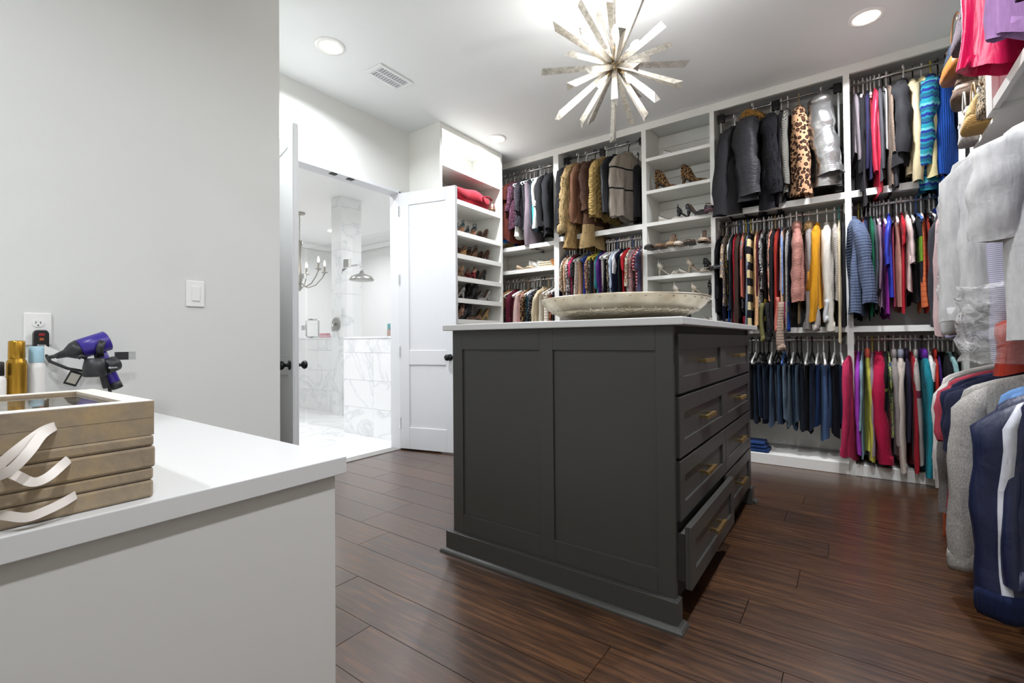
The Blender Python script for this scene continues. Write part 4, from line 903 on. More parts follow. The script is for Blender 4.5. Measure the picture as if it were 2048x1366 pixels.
# ---- middle rod of the widest bay
rack([
 ('black cardigan', 'cardigan', 'plain:#17171b', 1.5, 'n', dict(L=.66)), ('navy dress', 'dress', 'plain:#1b1d3c', 1, 'k', dict(L=.84)), ('cream floral blouse', 'blouse', 'floral:#c9b79c,#8f6e52,#6d7a86', 1.3, 'w', dict(L=.62)), ('black top with gold slashes', 'blouse', 'floral:#141316,#7f6f45,#141316', 1.4, 'k', dict(L=.62)),
 ('blue and white sporty top', 'tee', 'block:#d6d7da,0,#1f4aa0,.28,#d6d7da,.36,#1e4ea9,.42', .9, 'w', dict(L=.78)), ('dark slate long cardigan', 'cardigan', 'plain:#25272b', 1.3, 'w', dict(L=.83, Ls=.6)), ('cherry red cardigan', 'cardigan', 'knit:#9c1626', 1.5, 'w', dict(L=.78, Ls=.7)),
 ('dark brown long sweater', 'sweater', 'plain:#3a2b23', 2.0, 'b', dict(L=.73, Ls=.72)), ('coral ruffled blouse', 'blouse', 'satin:#b5604f', 1.5, 'w', dict(L=.58, Ls=.5)), ('small flower print top', 'tee', 'floral:#8f8d90,#4d5566,#b08878', .6, 'y', dict(L=.66)),
 ('slate blue bell sleeve blouse', 'shirt', 'satin:#66707f', 1.7, 'b', dict(L=.72, Ls=.74, sr=.06)), ('navy top', 'tee', 'plain:#20243c', .6, 'y'), ('wide cream and black striped sweater', 'sweater', 'stripe:#c8b88c,#16151a:2.6:.5', 1.7, 'w', dict(L=.72, Ls=.74)),
 ('peach lace blouse', 'shirt', 'floral:#c79a6c,#d6b189,#bd8a5d', 2.0, 'w', dict(L=.66, Ls=.74, sr=.07)), ('black and white print blouse', 'blouse', 'floral:#1b1a1c,#c9c8c4,#56534f', 1, 'g', dict(L=.66, Ls=.6)), ('burgundy sweater', 'sweater', 'plain:#4a141f', .9, 'k'),
 ('black print blouse with white flowers', 'blouse', 'floral:#191718,#cfcac4,#191718', .9, 'w', dict(L=.5)), ('dark striped dress with mustard bands', 'dress', 'block:#191718,0,#26211e,.4,#a07f2c,.62,#191718,.70,#a98a3a,.76,#191718,.8', 1.4, 'k', dict(L=.86)), ('dark floral blouse', 'blouse', 'floral:#1a191b,#5d5450,#86756a', 1, 'w'),
 ('coral pleated blouse', 'blouse', 'vstripe:#c98b70,#8f4d3e,#d3a188:1.6', 1.5, 'w', dict(L=.64, Ls=.54)), ('black wool sweater', 'sweater', 'plain:#18171a', 1.8, 'n', dict(L=.76, Ls=.77)), ('rust red shirt', 'shirt', 'plain:#94281f', 1.5, 'w', dict(L=.74, Ls=.78)),
 ('blue lace blouse', 'blouse', 'floral:#7186b4,#8fa1c6,#5d72a4', 1.2, 'w', dict(L=.52, Ls=.5)), ('beige knit sweater', 'sweater', 'plain:#b7977c', 1.2, 'k', dict(L=.74, Ls=.77)), ('black and navy sweater', 'sweater', 'plain:#1a1b2a', 1.6, 'w', dict(L=.66, Ls=.68)),
 ('marled grey long cardigan', 'cardigan', 'tweed:#1d1c1e,#b9b6b0', 1.1, 'w', dict(L=.74, Ls=.76)), ('dusty pink puffer jacket', 'jacket', 'puff:#a8766a', 4.2, 'w', dict(L=.60, Ls=.56, puff=.13, dx=-.04, hood=True, sr=.06)), ('brown check jacket', 'jacket', 'herring:#8a7350,#1d1a18:1.2', 1, 'k', dict(L=.66, Ls=.72)),
 ('grey sweater with ochre elbow patch', 'sweater', 'block:#8d8884,0', 3.8, 'w', dict(L=.72, Ls=.77, hood='fur:#9a7a50', sr=.065, res=2, patch=('plain:#b07a24', 5, 9, 4, 6, 'elbow_patch'))), ('mustard yellow ribbed sweater', 'sweater', 'rib:#c78a1d:2', 3.6, 'w', dict(L=.66, Ls=.72, sr=.06)),
 ('white fluffy cardigan', 'cardigan', 'plain:#cfc9bd', 4.0, 'w', dict(L=.70, Ls=.78, rough=.004, sr=.062)), ('light grey buttoned cardigan', 'cardigan', 'knit:#a7a098', 2.4, 'w', dict(L=.6, Ls=.56)), ('cream ribbed cardigan', 'cardigan', 'rib:#c7b999', 1.2, 't', dict(L=.8, Ls=.88)), ('black ribbed sweater', 'sweater', 'rib:#1a1a1f:2', 1.2, 'k', dict(L=.74, Ls=.76))
], -.905, -.02, ('x', RY, 2.01), 'the middle rod of the widest bay', 'clothes on the middle rod of the widest bay', yj=.02)
# long pieces that hang below the middle shelf
def dangle(desc, x, key, z0, z1, w=.09, T=.02, y=RY - .205):
    T *= .75
    L = z0 - z1; g = thing('legging' if 'legging' in desc else 'long_garment', desc, 'garment', (x, y, z0))
    rs = []
    for i in range(8):
        q = i / 7; rs.append([(T * (1 + .2 * q) * math.sin(a) + .006 * math.sin(q * 5 + x * 40), w * .5 * math.cos(a) * (1 - .1 * q), -L * q + (.008 * math.sin(3 * a) if i == 7 else 0)) for a in [2 * math.pi * j / 14 for j in range(14)]])
    MB().loft(rs).build('leg', fab(key), g, True)
    MB().loft([[(p[0] * 1.04, p[1] * 1.04, p[2] + dz) for p in rs[-1]] for dz in (.035, .012, -.004)]).build('hem', fab(key), g, True)
for d in (('olive green trouser leg hanging over the middle shelf', -.565, 'plain:#6b6740', 1.30, 1.0, .07, .02), ('black crinkled legging hanging beside the olive leg', -.52, 'floral:#141415,#2c2b2c', 1.30, 1.0, .08, .022), ('coral sweatpant leg hanging over the middle shelf', -.455, 'plain:#b7685a', 1.34, 1.08, .08, .022),
          ('beige waffle knit dress hem hanging below the middle shelf', -.435, 'knit:#a08a7a:1.5', 1.3, .93, .1, .034), ('red cloth hem showing above the white hangers', -.685, 'plain:#8d1626', 1.2, 1.02, .06, .017), ('cream legging pair hanging below the grey sweater', -.20, 'rib:#a79f97', 1.32, 1.08, .09, .028), ('white frilled sleeve hanging below the mustard sweater', -.135, 'plain:#c6c8c9', 1.30, 1.14, .07, .02),
          ('bright blue sash end hanging behind the coral leg', -.385, 'plain:#1f3f8f', 1.3, 1.08, .05, .014), ('magenta scarf end hanging beside the blue sash', -.40, 'plain:#9c1f4c', 1.3, 1.13, .05, .014)):
    dangle(*d[:3], d[3], d[4], d[5], d[6])
# ---- low rod of the widest bay: trousers and jeans
PT = []
def P(desc, key, wt, hc, L=.56, **o): PT.append((desc, 'pants', key, wt, hc, dict(L=L, **o)))
P('cream trousers', 'plain:#a3978c', 1.1, 'w', .38, dx=-.03); P('black sequin trousers', 'speck:#121214,#4f5a66:.7', 1.2, 'w', .50); P('black dress trousers', 'plain:#121214', 1, 'k', .48); P('ivory trousers', 'plain:#b5aa9c', 1.1, 'w', .46); P('black jeans', 'plain:#15161a', 1, 'k', .47)
for i, (d, c) in enumerate((('dark indigo jeans', '#1f2836'), ('deep blue jeans', '#243246'), ('dark washed jeans', '#262f40'), ('navy jeans', '#1d2330'), ('faded blue jeans', '#3c4b5c'), ('grey blue jeans', '#46515c'), ('mid blue jeans', '#374960'), ('light washed jeans', '#566673'), ('pale worn jeans', '#63727c'),
                         ('medium indigo jeans', '#2f4056'), ('dusty blue jeans', '#445464'), ('blue black jeans', '#1a1f2b'))):
    P(d, 'denim:' + c, 1.1, 'wkkkwkkbkwkk'[i], .44 + .08 * random.random(), yaw=random.uniform(-.1, .1))
PT.append(gap(.3)); P('black cotton trousers', 'plain:#101115', 1.2, 'w', .53); P('dark stretch jeans', 'denim:#1a2436', 1.2, 'k', .5); P('indigo bootcut jeans', 'denim:#22385e', 1.4, 'w', .48); P('washed blue jeans with frayed hem', 'denim:#43597c', 1.5, 'w', .56); P('soft blue jeans', 'denim:#3a5174', 1.1, 'k', .5); P('black denim jeans', 'plain:#14161d', 1.5, 'w', .53); P('ink blue jeans', 'denim:#1d2c4a', 1.4, 'w', .47); PT.append(gap(.5))
rack(PT, -.80, -.02, ('x', RY, 1.005), 'the jeans rod', 'clothes on the jeans rod', yj=.03)
# ---- far corner bay, high rod
rack([
 ('mauve grey cardigan', 'cardigan', 'plain:#6f666a', 1.2, 'w', dict(L=.5, Ls=.5)), ('black long sweater', 'sweater', 'plain:#1b1a1d', 1.4, 'w', dict(L=.76, Ls=.6)), ('black marled dress', 'dress', 'stripe:#1d1b1d,#4a4547:.25:.6', 1.3, 'w', dict(L=.88)), ('navy purple wrap top', 'blouse', 'plain:#262343', 1.2, 'w', dict(L=.68, Ls=.56)), ('red cotton top', 'tank', 'plain:#a8222f', .6, 'w', dict(L=.6)),
 ('bright coral red cardigan', 'cardigan', 'satin:#c42440', 1.6, 'w', dict(L=.80, Ls=.6)), ('dark grey knit cardigan', 'cardigan', 'plain:#454449', 1.2, 'w', dict(L=.74, Ls=.6)), ('white lined black vest', 'vest', 'plain:#b9b5b3', .8, 'k', dict(L=.5)), ('taupe speckled sweater', 'sweater', 'tweed:#55483f,#8a7767', 1.0, 'w', dict(L=.78)), ('charcoal cardigan', 'cardigan', 'plain:#3e3d42', 1.4, 'k', dict(L=.78, Ls=.72)), gap(1.1),
 ('black tailored blazer', 'blazer', 'plain:#262527', 3.0, 'w', dict(L=.66, Ls=.52, T=.042, yaw=-.22, dx=-.05, res=2)), gap(.1), ('cream linen blazer', 'blazer', 'plain:#b9aa87', 2.2, 'k', dict(L=.7, Ls=.72, T=.035, yaw=-.1, buttons=(2, '#3a342c'))), ('pale yellow jacket', 'jacket', 'plain:#bdb183', 2.2, 'w', dict(L=.76, Ls=.7, T=.035)),
 ('turquoise tribal print kimono', 'jacket', 'tribal:#124a60,#1a6f7a,#162266,#4f8f94', 2.6, 'y', dict(L=.84, Ls=.62, T=.05, sr=.085, yaw=-.15, res=2)), ('blue and teal printed scarf dress', 'dress', 'tribal:#1b5c8c,#2f9a8c,#20359a,#cfd3c8:1.6', 1.0, 'k', dict(L=.90, flare=1.3)), ('royal blue ruched dress', 'dress', 'rib:#0f3a80', 2.6, 'k', dict(L=.74, T=.045, yaw=-.3, dx=-.04))
], .045, .60, ('x', RY, 2.955), 'the high corner rod', 'clothes on the high corner rod')
# ---- far corner bay, middle rod
rack([
 ('slate blue chunky knit sweater', 'sweater', 'knit:#57627a:1.4', 3.0, 'w', dict(L=.72, Ls=.60, T=.045, yaw=.2, dx=-.06, sr=.075)), ('black sleeveless top', 'tank', 'plain:#161518', 1, 'y', dict(L=.74)), ('dusty rose blouse', 'blouse', 'plain:#9a5a58', 1.1, 'w'), ('navy sweater', 'sweater', 'plain:#242b50', 1.3, 'w', dict(L=.66)), ('forest green shirt', 'shirt', 'plain:#155c40', 1.1, 'w', dict(L=.74)), ('steel grey shirt', 'shirt', 'plain:#4b5057', 1, 'w', dict(L=.7)),
 ('blush tunic', 'tank', 'plain:#c0a2a0', .8, 'w', dict(L=.64)), ('mauve cardigan', 'cardigan', 'plain:#8b6f80', .9, 'w', dict(L=.7)), ('magenta tunic', 'tank', 'satin:#a02ea0', 1.2, 'w', dict(L=.74)), ('royal blue satin blouse', 'blouse', 'satin:#2b38b0', 1.6, 'w', dict(L=.58)), ('pink top', 'tank', 'plain:#c55a78', .7, 'k', dict(L=.66)), ('rose beige tunic', 'tank', 'plain:#c08c7c', 1.4, 'w', dict(L=.68)),
 ('red jersey top', 'tee', 'plain:#b01f2a', 1, 'w', dict(L=.7)), ('pale pink blouse', 'blouse', 'plain:#d4bcb4', 1.5, 'w', dict(L=.56)), ('black tunic', 'tank', 'plain:#1d1b1c', 1.5, 'w', dict(L=.64)), ('lime trim top', 'tank', 'block:#20242a,0,#6f9a2c,.25,#1b1c22,.42', 1, 'b', dict(L=.62)), ('orange banded dress', 'dress', 'stripe:#c7683e,#a94f30:.7:.85', 1.8, 'w', dict(L=.70)), ('red orange top', 'tank', 'plain:#a8301f', .7, 'k', dict(L=.7)),
 ('dark brown tunic', 'tank', 'plain:#2a2322', 1.2, 'w', dict(L=.62)), ('cobalt blue shirt', 'shirt', 'plain:#2742a8', 1.2, 'w', dict(L=.66)), ('burgundy print top', 'tee', 'floral:#501a28,#8a5560', 1, 'k'), ('black pullover', 'sweater', 'plain:#17171a', 1.2, 'w'), ('charcoal top', 'tank', 'plain:#2c2c30', 1, 'w'), ('grey print blouse', 'blouse', 'floral:#56555b,#2b2a2f', 1, 'k')
], .0, .60, ('x', RY, 2.01), 'the middle corner rod', 'clothes on the middle corner rod')
# ---- far corner bay, low rod
rack([
 ('coral pink zip jacket', 'jacket', 'plain:#b02c50', 2.2, 'w', dict(L=.76, Ls=.70, yaw=-.25, dx=-.05)), ('violet fleece', 'sweater', 'heather:#9a3fae', 1.7, 'w', dict(L=.72, Ls=.68)), ('pale blue pullover', 'sweater', 'plain:#7c98a3', 1, 'g', dict(L=.76)), ('lime yellow long sleeve', 'shirt', 'plain:#b3ad4a', 1.8, 'w', dict(L=.74, Ls=.72, hood='plain:#c95a48')), ('mauve grey fleece', 'sweater', 'heather:#8b7b84', 1.4, 'y', dict(L=.76, Ls=.68)),
 ('raspberry red fleece', 'hoodie', 'heather:#a3173c', 2.6, 'w', dict(L=.76, Ls=.72, T=.042, sr=.08)), ('black jacket with lime piping', 'jacket', 'block:#18181a,0,#9aa040,.3,#18181a,.32', 1.2, 'w', dict(L=.80)), ('striped athletic top', 'tee', 'floral:#3d5a68,#b3bf45,#7a5a86', 1, 'k', dict(L=.6)), ('heather grey hooded sweatshirt', 'hoodie', 'heather:#857d79', 1.9, 'w', dict(hood=True, L=.72)),
 ('cream hooded sweatshirt', 'hoodie', 'plain:#b9aca1', 2.2, 'w', dict(hood='heather:#80808c', L=.76, Ls=.76)), ('black and purple jacket', 'jacket', 'plain:#241c33', 1.1, 'w', dict(hood=True)), ('crimson pullover', 'sweater', 'plain:#931a26', 1.5, 'w', dict(L=.78, Ls=.76)), ('grey sweatshirt with maroon shoulder', 'hoodie', 'block:#9c938c,0,#5c1f33,.30,#857f7c,.35', 1.6, 'w', dict(hood='plain:#9c938c', L=.74, Ls=.7)),
 ('teal hooded sweatshirt with purple hood', 'hoodie', 'plain:#17727e', 1.9, 'k', dict(hood='plain:#5a2487', L=.78, Ls=.78)), ('white sweatshirt with black panel', 'hoodie', 'block:#d4d1cd,0,#17171a,.24,#d0cbc3,.36', 2.0, 'w', dict(L=.78, Ls=.78)), ('red hooded sweatshirt', 'hoodie', 'plain:#a5281f', 1.1, 'w', dict(hood=True)), ('purple pullover', 'sweater', 'plain:#3f1f66', 1, 'w', dict(L=.8)), ('black zip hoodie', 'hoodie', 'plain:#151518', 1.4, 'w', dict(L=.8)),
 ('aqua and sequin sweatshirt', 'hoodie', 'block:#8fb5b3,0,#a5936f,.3,#17171a,.55', 1.8, 'w', dict(L=.76, Ls=.70)), ('black sequin top', 'sweater', 'speck:#17171a,#9f9a95:.6', 1.2, 'w')
], .0, .60, ('x', RY, 1.005), 'the low corner rod', 'clothes on the low corner rod')
# ---- right wall, from far to near (left to right in view)
rack([
 ('charcoal sweatshirt', 'sweater', 'plain:#3a383d', 1.5, 'w', dict(L=.78, Ls=.74, W=.25, T=0.020, far=True)), gap(.3), ('pale pink dress shirt', 'shirt', 'satin:#c9aca9', 1.6, 'w', dict(L=.86, Ls=.80, W=.25, T=0.020, yaw=.1)), ('lilac shirt', 'shirt', 'plain:#aaa8c4', 1.2, 'w', dict(L=.86, Ls=.8, W=.25, T=0.017)), gap(.6),
 ('white cotton shirt', 'shirt', 'plain:#bfbdba', 2.2, 'k', dict(L=.84, Ls=.78, W=.29, T=0.033, yaw=.15, res=2, cuff='plain:#bfbdba')), gap(.4), ('white long sleeve top', 'shirt', 'plain:#bbb9b6', 1.6, 'w', dict(L=.74, Ls=.74, W=.30, T=0.030, res=2, sr=.06)),
 ('lavender striped dress shirt', 'shirt', 'stripe:#b9b6bf,#7f7b96:.16:.6', 1.6, 'w', dict(L=.78, Ls=.90, W=.22, dx=.03, T=0.030, res=2, yaw=.1, sr=.065)), gap(.3), ('big white crew tee', 'tee', 'plain:#c0bebb', 2.6, 'w', dict(L=.82, Ls=.40, W=.27, T=0.033, res=2, yaw=.12, sr=.09, out=.05, dz=-.06, dx=.02)), gap(.5), ('royal blue polo', 'tee', 'plain:#2a4596', 1.2, 'w', dict(L=.6, W=.22, T=0.020, Ls=.22, dx=.06)), ('red polo with white stripes', 'tee', 'stripe:#a32634,#d9cfd0:1.1:.9', 1.6, 'w', dict(L=.66, W=.23, T=0.023, Ls=.25, dx=.06))
], 4.02, 1.78, ('y', RX - .03, 1.975), 'the middle wardrobe rod', 'clothes on the middle wardrobe rod')
rack([
 ('white joggers top with orange trim', 'hoodie', 'block:#cfc8c2,0,#b9b0aa,.6,#b0502c,.82', 1.2, 'w', dict(L=.9, Ls=.6, W=.26, T=0.020)), ('heather grey sweatshirt', 'hoodie', 'heather:#77736f', 2.2, 'w', dict(L=.70, Ls=.66, W=.27, T=0.033, res=2, yaw=.1)), ('coral red tee', 'tee', 'plain:#a63f4c', 1.0, 'w', dict(L=.66, Ls=.30, W=.27, T=0.017)), ('navy tee', 'tee', 'plain:#20243c', 1.6, 'g', dict(L=.64, Ls=.32, W=.28, T=0.023, res=2)),
 ('dark navy tee', 'tee', 'plain:#23253a', 1.4, 'b', dict(L=.66, Ls=.30, W=.28, T=0.023, res=2)), ('light grey hooded sweatshirt', 'hoodie', 'heather:#a39e97', 2.4, 'w', dict(L=.70, Ls=.72, W=.28, T=0.033, res=2, yaw=.1, cuff='heather:#a39e97')), ('sky blue pullover', 'sweater', 'plain:#6d93c4', .9, 'w', dict(L=.66, dx=.04, W=.25, T=0.015, Ls=.6)), ('heather grey zip hoodie', 'hoodie', 'heather:#8e8b87', 1.6, 'w', dict(L=.62, Ls=.5, dx=.06, W=.24, T=0.026, hood=True, res=2)),
 ('navy track jacket with white sleeve stripe', 'jacket', 'satin:#141c3c', 2.6, 'b', dict(L=.62, Ls=.66, W=.27, T=0.040, res=2, yaw=.16, sr=.075, dx=-.02, cuff='rib:#131b38', patch=('plain:#cfd0d6', 3, 4, 0, 10, 'white_stripe'))), gap(.6)
], 3.3, 1.93, ('y', RX - .075, .985), 'the low wardrobe rod', 'clothes on the low wardrobe rod')
rack([
 ('hot pink crepe top', 'tee', 'satin:#d0104e', 2.4, 'w', dict(L=.70, Ls=.0, W=.27, T=0.036, res=2, yaw=.15, dx=-.03, flare=1.15)), gap(.3), ('lilac fleece', 'sweater', 'plain:#8d6a92', 1.5, 'w', dict(L=.70, W=.26, T=0.023, Ls=.62, dx=.03)), ('indigo pullover', 'sweater', 'plain:#33326e', 1, 'w', dict(L=.6, W=.22, T=0.017, dx=.03)), ('plum sweater', 'sweater', 'plain:#3f2440', 1.8, 'y', dict(L=.72, W=.27, T=0.033, res=2, Ls=.66, dx=.03)), ('burgundy sweater', 'sweater', 'satin:#701c38', 1.6, 'w', dict(L=.60, W=.26, T=0.026, res=2, Ls=.6, dx=.03)), gap(.3)
], 2.98, 1.9, ('y', RX - .0, 2.95), 'the high wardrobe rod', 'clothes on the high wardrobe rod')

# ================================================================== SHOES
def shoe(label, kind, col, loc, rz, sole='#2a211b', hh=None, L=.235, group=None, inner='#6b5546', tilt=0):
    hh = {'pump': .085, 'flat': .012, 'sneaker': .028, 'sandal': .08, 'wedge': .07, 'boot': .075}[kind] if hh is None else hh
    nm = {'pump': 'high_heel_shoe', 'flat': 'flat_shoe', 'sneaker': 'sneaker', 'sandal': 'strappy_sandal', 'wedge': 'wedge_shoe', 'boot': 'ankle_boot'}[kind]
    t = thing(nm, label, 'shoe', loc, rz, group); t.rotation_euler = (0, tilt, rz)
    mt = fab(col) if ':' in col else mat('shoe_' + col, col, .35); ms = mat('sole_' + sole, sole, .5)
    def bz(s):        # underside height
        return hh * (1 - ss(s / .62)) + .003
    def hw(s): return [.024, .030, .029, .026, .030, .040, .041, .034, .012][min(8, int(s * 8))] * (1 - (s * 8) % 1) + [.024, .030, .029, .026, .030, .040, .041, .034, .012][min(8, int(s * 8) + 1)] * ((s * 8) % 1)
    def up(s):        # upper height above the underside
        if kind == 'boot': return .13 if s < .32 else .13 - .085 * ss((s - .32) / .3) if s < .62 else .045 - .022 * ss((s - .62) / .38)
        if kind == 'sneaker': return .075 - .03 * ss((s - .25) / .5) - .015 * ss((s - .7) / .3)
        return .05 - .032 * ss(s / .4) + .02 * ss((s - .45) / .2) - .018 * ss((s - .78) / .22)
    N = 16; rs = []; so = []; ins = []
    for i in range(N + 1):
        s = i / N; w = hw(s); b = bz(s); u = up(s); y = L * s
        rs.append([(w * math.copysign(abs(math.cos(a)) ** .7, math.cos(a)) * (1 - .25 * max(0, math.sin(a))), y, b + u * .5 + u * .5 * math.sin(a)) for a in [2 * math.pi * k / 12 for k in range(12)]])
        so.append([(w * 1.06, y, b + .004), (-w * 1.06, y, b + .004), (-w * 1.06, y, b - .003), (w * 1.06, y, b - .003)])
    MB().loft(so).build('sole', ms, t)
    if kind == 'sandal':
        for s in (.66, .74, .82):
            w = hw(s) * 1.02; MB().tube([(w * math.cos(a), L * s + .01 * math.sin(a), bz(s) + .035 * math.sin(a)) for a in [math.pi * k / 8 for k in range(9)]], .0045, 6, .5).build('strap', mt, t, True)
        MB().tube([(.024 * math.cos(a), L * .1 - .012 + .03 * (1 - abs(math.cos(a))) * 0, bz(.1) + .06 + .012 * math.sin(a)) for a in [2 * math.pi * k / 12 for k in range(13)]], .004, 6).build('ankle_strap', mt, t, True)
        MB().loft(rs[:4]).build('heel_counter', mt, t, True)
    else:
        MB().loft(rs).build('upper', mt, t, True)
        top = []
        a0, a1 = (1, 5) if kind == 'boot' else (1, 9)
        MB().loft([[(hw(i / N) * .66 * math.cos(a), L * i / N, bz(i / N) + up(i / N) * 1.004 + .0004 + .0025 * math.sin(a)) for a in [2 * math.pi * k / 6 for k in range(6)]] for i in range(a0, a1)]).build('insole', mat('inner_' + inner, inner, .7), t, True)
    if hh > .04:
        if kind == 'wedge': MB().loft([[(hw(s) * .95, L * s, bz(s)), (-hw(s) * .95, L * s, bz(s)), (-hw(s) * .95, L * s, 0), (hw(s) * .95, L * s, 0)] for s in (0, .12, .25, .38, .5)]).build('heel', ms if not ':' in col else mt, t)
        else: MB().loft([[(r * math.cos(a), .028 * L / .235 + o + r * math.sin(a), z) for a in [2 * math.pi * k / 8 for k in range(8)]] for r, o, z in ((.024, .0, bz(0) + .004), (.017, -.008, hh * .7), (.0085, -.016, hh * .25), (.007, -.018, 0))]).build('heel', mt if kind != 'sandal' else ms, t, True)
    if kind == 'sneaker':
        for k in range(4): MB().tube([(-.018, L * (.5 + .07 * k), bz(.5) + up(.5 + .07 * k) + .001), (.018, L * (.5 + .07 * k), bz(.5) + up(.5 + .07 * k) + .001)], .002, 5).build('lace', WPLAS, t)
    return t
PI = math.pi
# shoe tower, shelf by shelf (the toes point towards the door)
tx_ = -3.17
for z, row, nm in ((2.085, [('sandal', '#27464d', '#9a6a4c', 3.42), ('sandal', '#223840', '#9a6a4c', 3.60), ('pump', '#4a2a1c', '#2b1a12', 3.80)], 'top tower shelf'),
                   (1.864, [('wedge', '#5c3a22', '#a07a48', 3.44), ('sandal', '#3b2418', '#7a5238', 3.62), ('pump', '#512d1a', '#2b1a12', 3.82)], 'second tower shelf'),
                   (1.644, [('sandal', '#9a7b64', '#8c6a52', 3.40), ('sandal', '#a8806c', '#8c1f28', 3.60), ('pump', '#17161a', '#111111', 3.76)], 'third tower shelf'),
                   (1.434, [('pump', '#9c9a98', '#8a8580', 3.42), ('boot', '#151518', '#111111', 3.62), ('pump', '#b2b0ae', '#8a8580', 3.82)], 'fourth tower shelf'),
                   (1.230, [('sandal', '#b08a78', '#a07a68', 3.40), ('boot', '#18181b', '#111111', 3.52), ('flat', '#7a5a46', '#3a2a20', 3.66), ('pump', '#a08455', '#a08455', 3.80)], 'fifth tower shelf')):
    for i, (k, c, s, y) in enumerate(row):
        d = {'#27464d': 'teal strapped', '#223840': 'dark teal', '#4a2a1c': 'dark brown', '#5c3a22': 'brown wooden', '#3b2418': 'brown strapped', '#512d1a': 'chestnut brown', '#9a7b64': 'tan strapped', '#a8806c': 'tan and red', '#17161a': 'black patent', '#9c9a98': 'silver', '#151518': 'black suede', '#b2b0ae': 'shiny silver', '#b08a78': 'blush pink', '#18181b': 'black leather', '#7a5a46': 'taupe', '#a08455': 'gold'}[c]
        for q in (0, 1):
            shoe('%s %s, %s on the %s' % (d, {'pump': 'high heel', 'sandal': 'sandal', 'wedge': 'wedge', 'boot': 'ankle boot', 'flat': 'flat shoe'}[k], 'front of the pair' if q == 0 else 'rear of the pair', nm), k, c, (tx_ - .11 * q + .02, y + .12 + .02 * q, z + .0006), R(172) + .25 * random.uniform(-1, 1), sole=s, group='shoes in the shoe tower', L=.2)
# open shelves between the hanging bays
def row(z, items, nm):
    for i, (k, c, s, x, rz, d) in enumerate(items):
        shoe('%s on the %s of the open shelves' % (d, nm), k, c, (x, 4.35 + .02 * (i % 2), z + .0006), rz, sole=s, group='shoes on the open shelves', L=.23)
LEO = 'leopard:#8a6a45,#1d1510:.5'
row(2.407, [('boot', LEO, '#17130f', -1.46, R(-78), 'leopard print ankle boot nearest the furs'), ('boot', LEO, '#17130f', -1.22, R(-98), 'leopard print ankle boot beside its mate'), ('flat', '#1b1917', '#141211', -1.13, R(-15), 'black flat behind the leopard boots')], 'second board')
row(2.105, [('flat', '#d3cdc2', '#b9b0a2', -1.43, R(-80), 'ivory flat shoe'), ('sandal', '#17171a', '#111111', -1.27, R(-75), 'black strappy sandal'), ('pump', '#1a191c', '#111111', -1.17, R(-120), 'black heeled shoe with loop'), ('flat', '#9a9a2e', '#6a6a20', -1.08, R(-70), 'lime yellow flat shoe'), ('sneaker', '#2a1f26', '#6a3548', -1.0, R(-160), 'dark plum sneaker')], 'third board')
row(1.844, [('flat', '#2a241f', '#1a1613', -1.47, R(180), 'dark brown loafer'), ('flat', '#7a5a40', '#4a3626', -1.38, R(180), 'tan leather loafer'), ('pump', '#a98a68', '#7a5d44', -1.29, R(185), 'nude heeled shoe'), ('flat', '#cdbfae', '#9a8a78', -1.2, R(175), 'cream flat shoe'), ('flat', '#4a382c', '#2a1f18', -1.12, R(180), 'brown moccasin'), ('pump', '#aaa9a8', '#8a8988', -1.03, R(190), 'metallic silver heel'), ('flat', '#a8917a', '#6a543f', -.97, R(170), 'beige slipper')], 'fourth board')
row(1.602, [('sandal', '#cfc8bc', '#b0a898', -1.44, R(-100), 'white strappy sandal'), ('flat', '#d2ccc2', '#b0a898', -1.26, R(-80), 'off white flat shoe'), ('sandal', '#c5b9a6', '#a89a86', -1.17, R(-110), 'beige sandal'), ('pump', '#1a1a1d', '#111113', -1.04, R(-60), 'black slingback heel'), ('flat', '#232226', '#111113', -.985, R(-150), 'black ballet flat')], 'fifth board')
row(1.386, [('sandal', '#d8d2c6', '#b8ad98', -1.30, R(-90), 'white woven sandal'), ('sandal', '#cdc3b0', '#b8ad98', -1.15, R(-70), 'straw coloured sandal'), ('sandal', '#17171a', '#111111', -1.0, R(-90), 'black knotted sandal')], 'sixth board')
row(2.713, [('flat', '#cfd0d0', '#b0b0b0', -1.38, R(-80), 'pale grey flat shoe')], 'top board')
row(1.15, [('sandal', '#1b1b1e', '#111111', -1.2, R(-90), 'black thin strapped sandal'), ('flat', '#a39d98', '#77716b', -1.05, R(-60), 'grey woven flat'), ('flat', '#9a948c', '#77716b', -.99, R(-100), 'taupe woven flat')], 'seventh board')
# cubby between the two rods beside the shoe tower
shoe('off white canvas sneaker in the cubby, nearest the shoe tower', 'sneaker', '#c9c6bf', (-2.90, 4.36, 1.811), R(-70), sole='#d8d5ce', group='canvas sneakers in the cubby'); shoe('pale grey canvas sneaker in the cubby beside its white mate', 'sneaker', '#b5b4b0', (-2.80, 4.38, 1.811), R(-85), sole='#d8d5ce', group='canvas sneakers in the cubby')
shoe('beige flat slipper lying flat in the cubby', 'flat', '#a8957a', (-3.05, 4.34, 1.811), R(-90), sole='#8a7358')
cl = thing('cloth_bundle', 'cream folded cloth bundle in the cubby', 'cloth', (-2.66, 4.42, 1.811))
for k in range(3): MB().box(-.11 + .01 * k, .09 - .012 * k, -.11, .1, .001 + .022 * k, .021 + .022 * k).build('fold', fab('plain:#cdbfa4'), cl, True, bevel=.009, seg=3)
bxx = thing('leather_box', 'small orange brown leather box in the cubby', 'box', (-2.565, 4.40, 1.811)); box('body', -.045, .03, -.07, .07, 0, .06, mat('orange_leather', '#9a5d24', .4), bxx, .005); box('lid', -.046, .031, -.071, .071, .061, .078, mat('orange_leather', '#9a5d24', .4), bxx, .005)
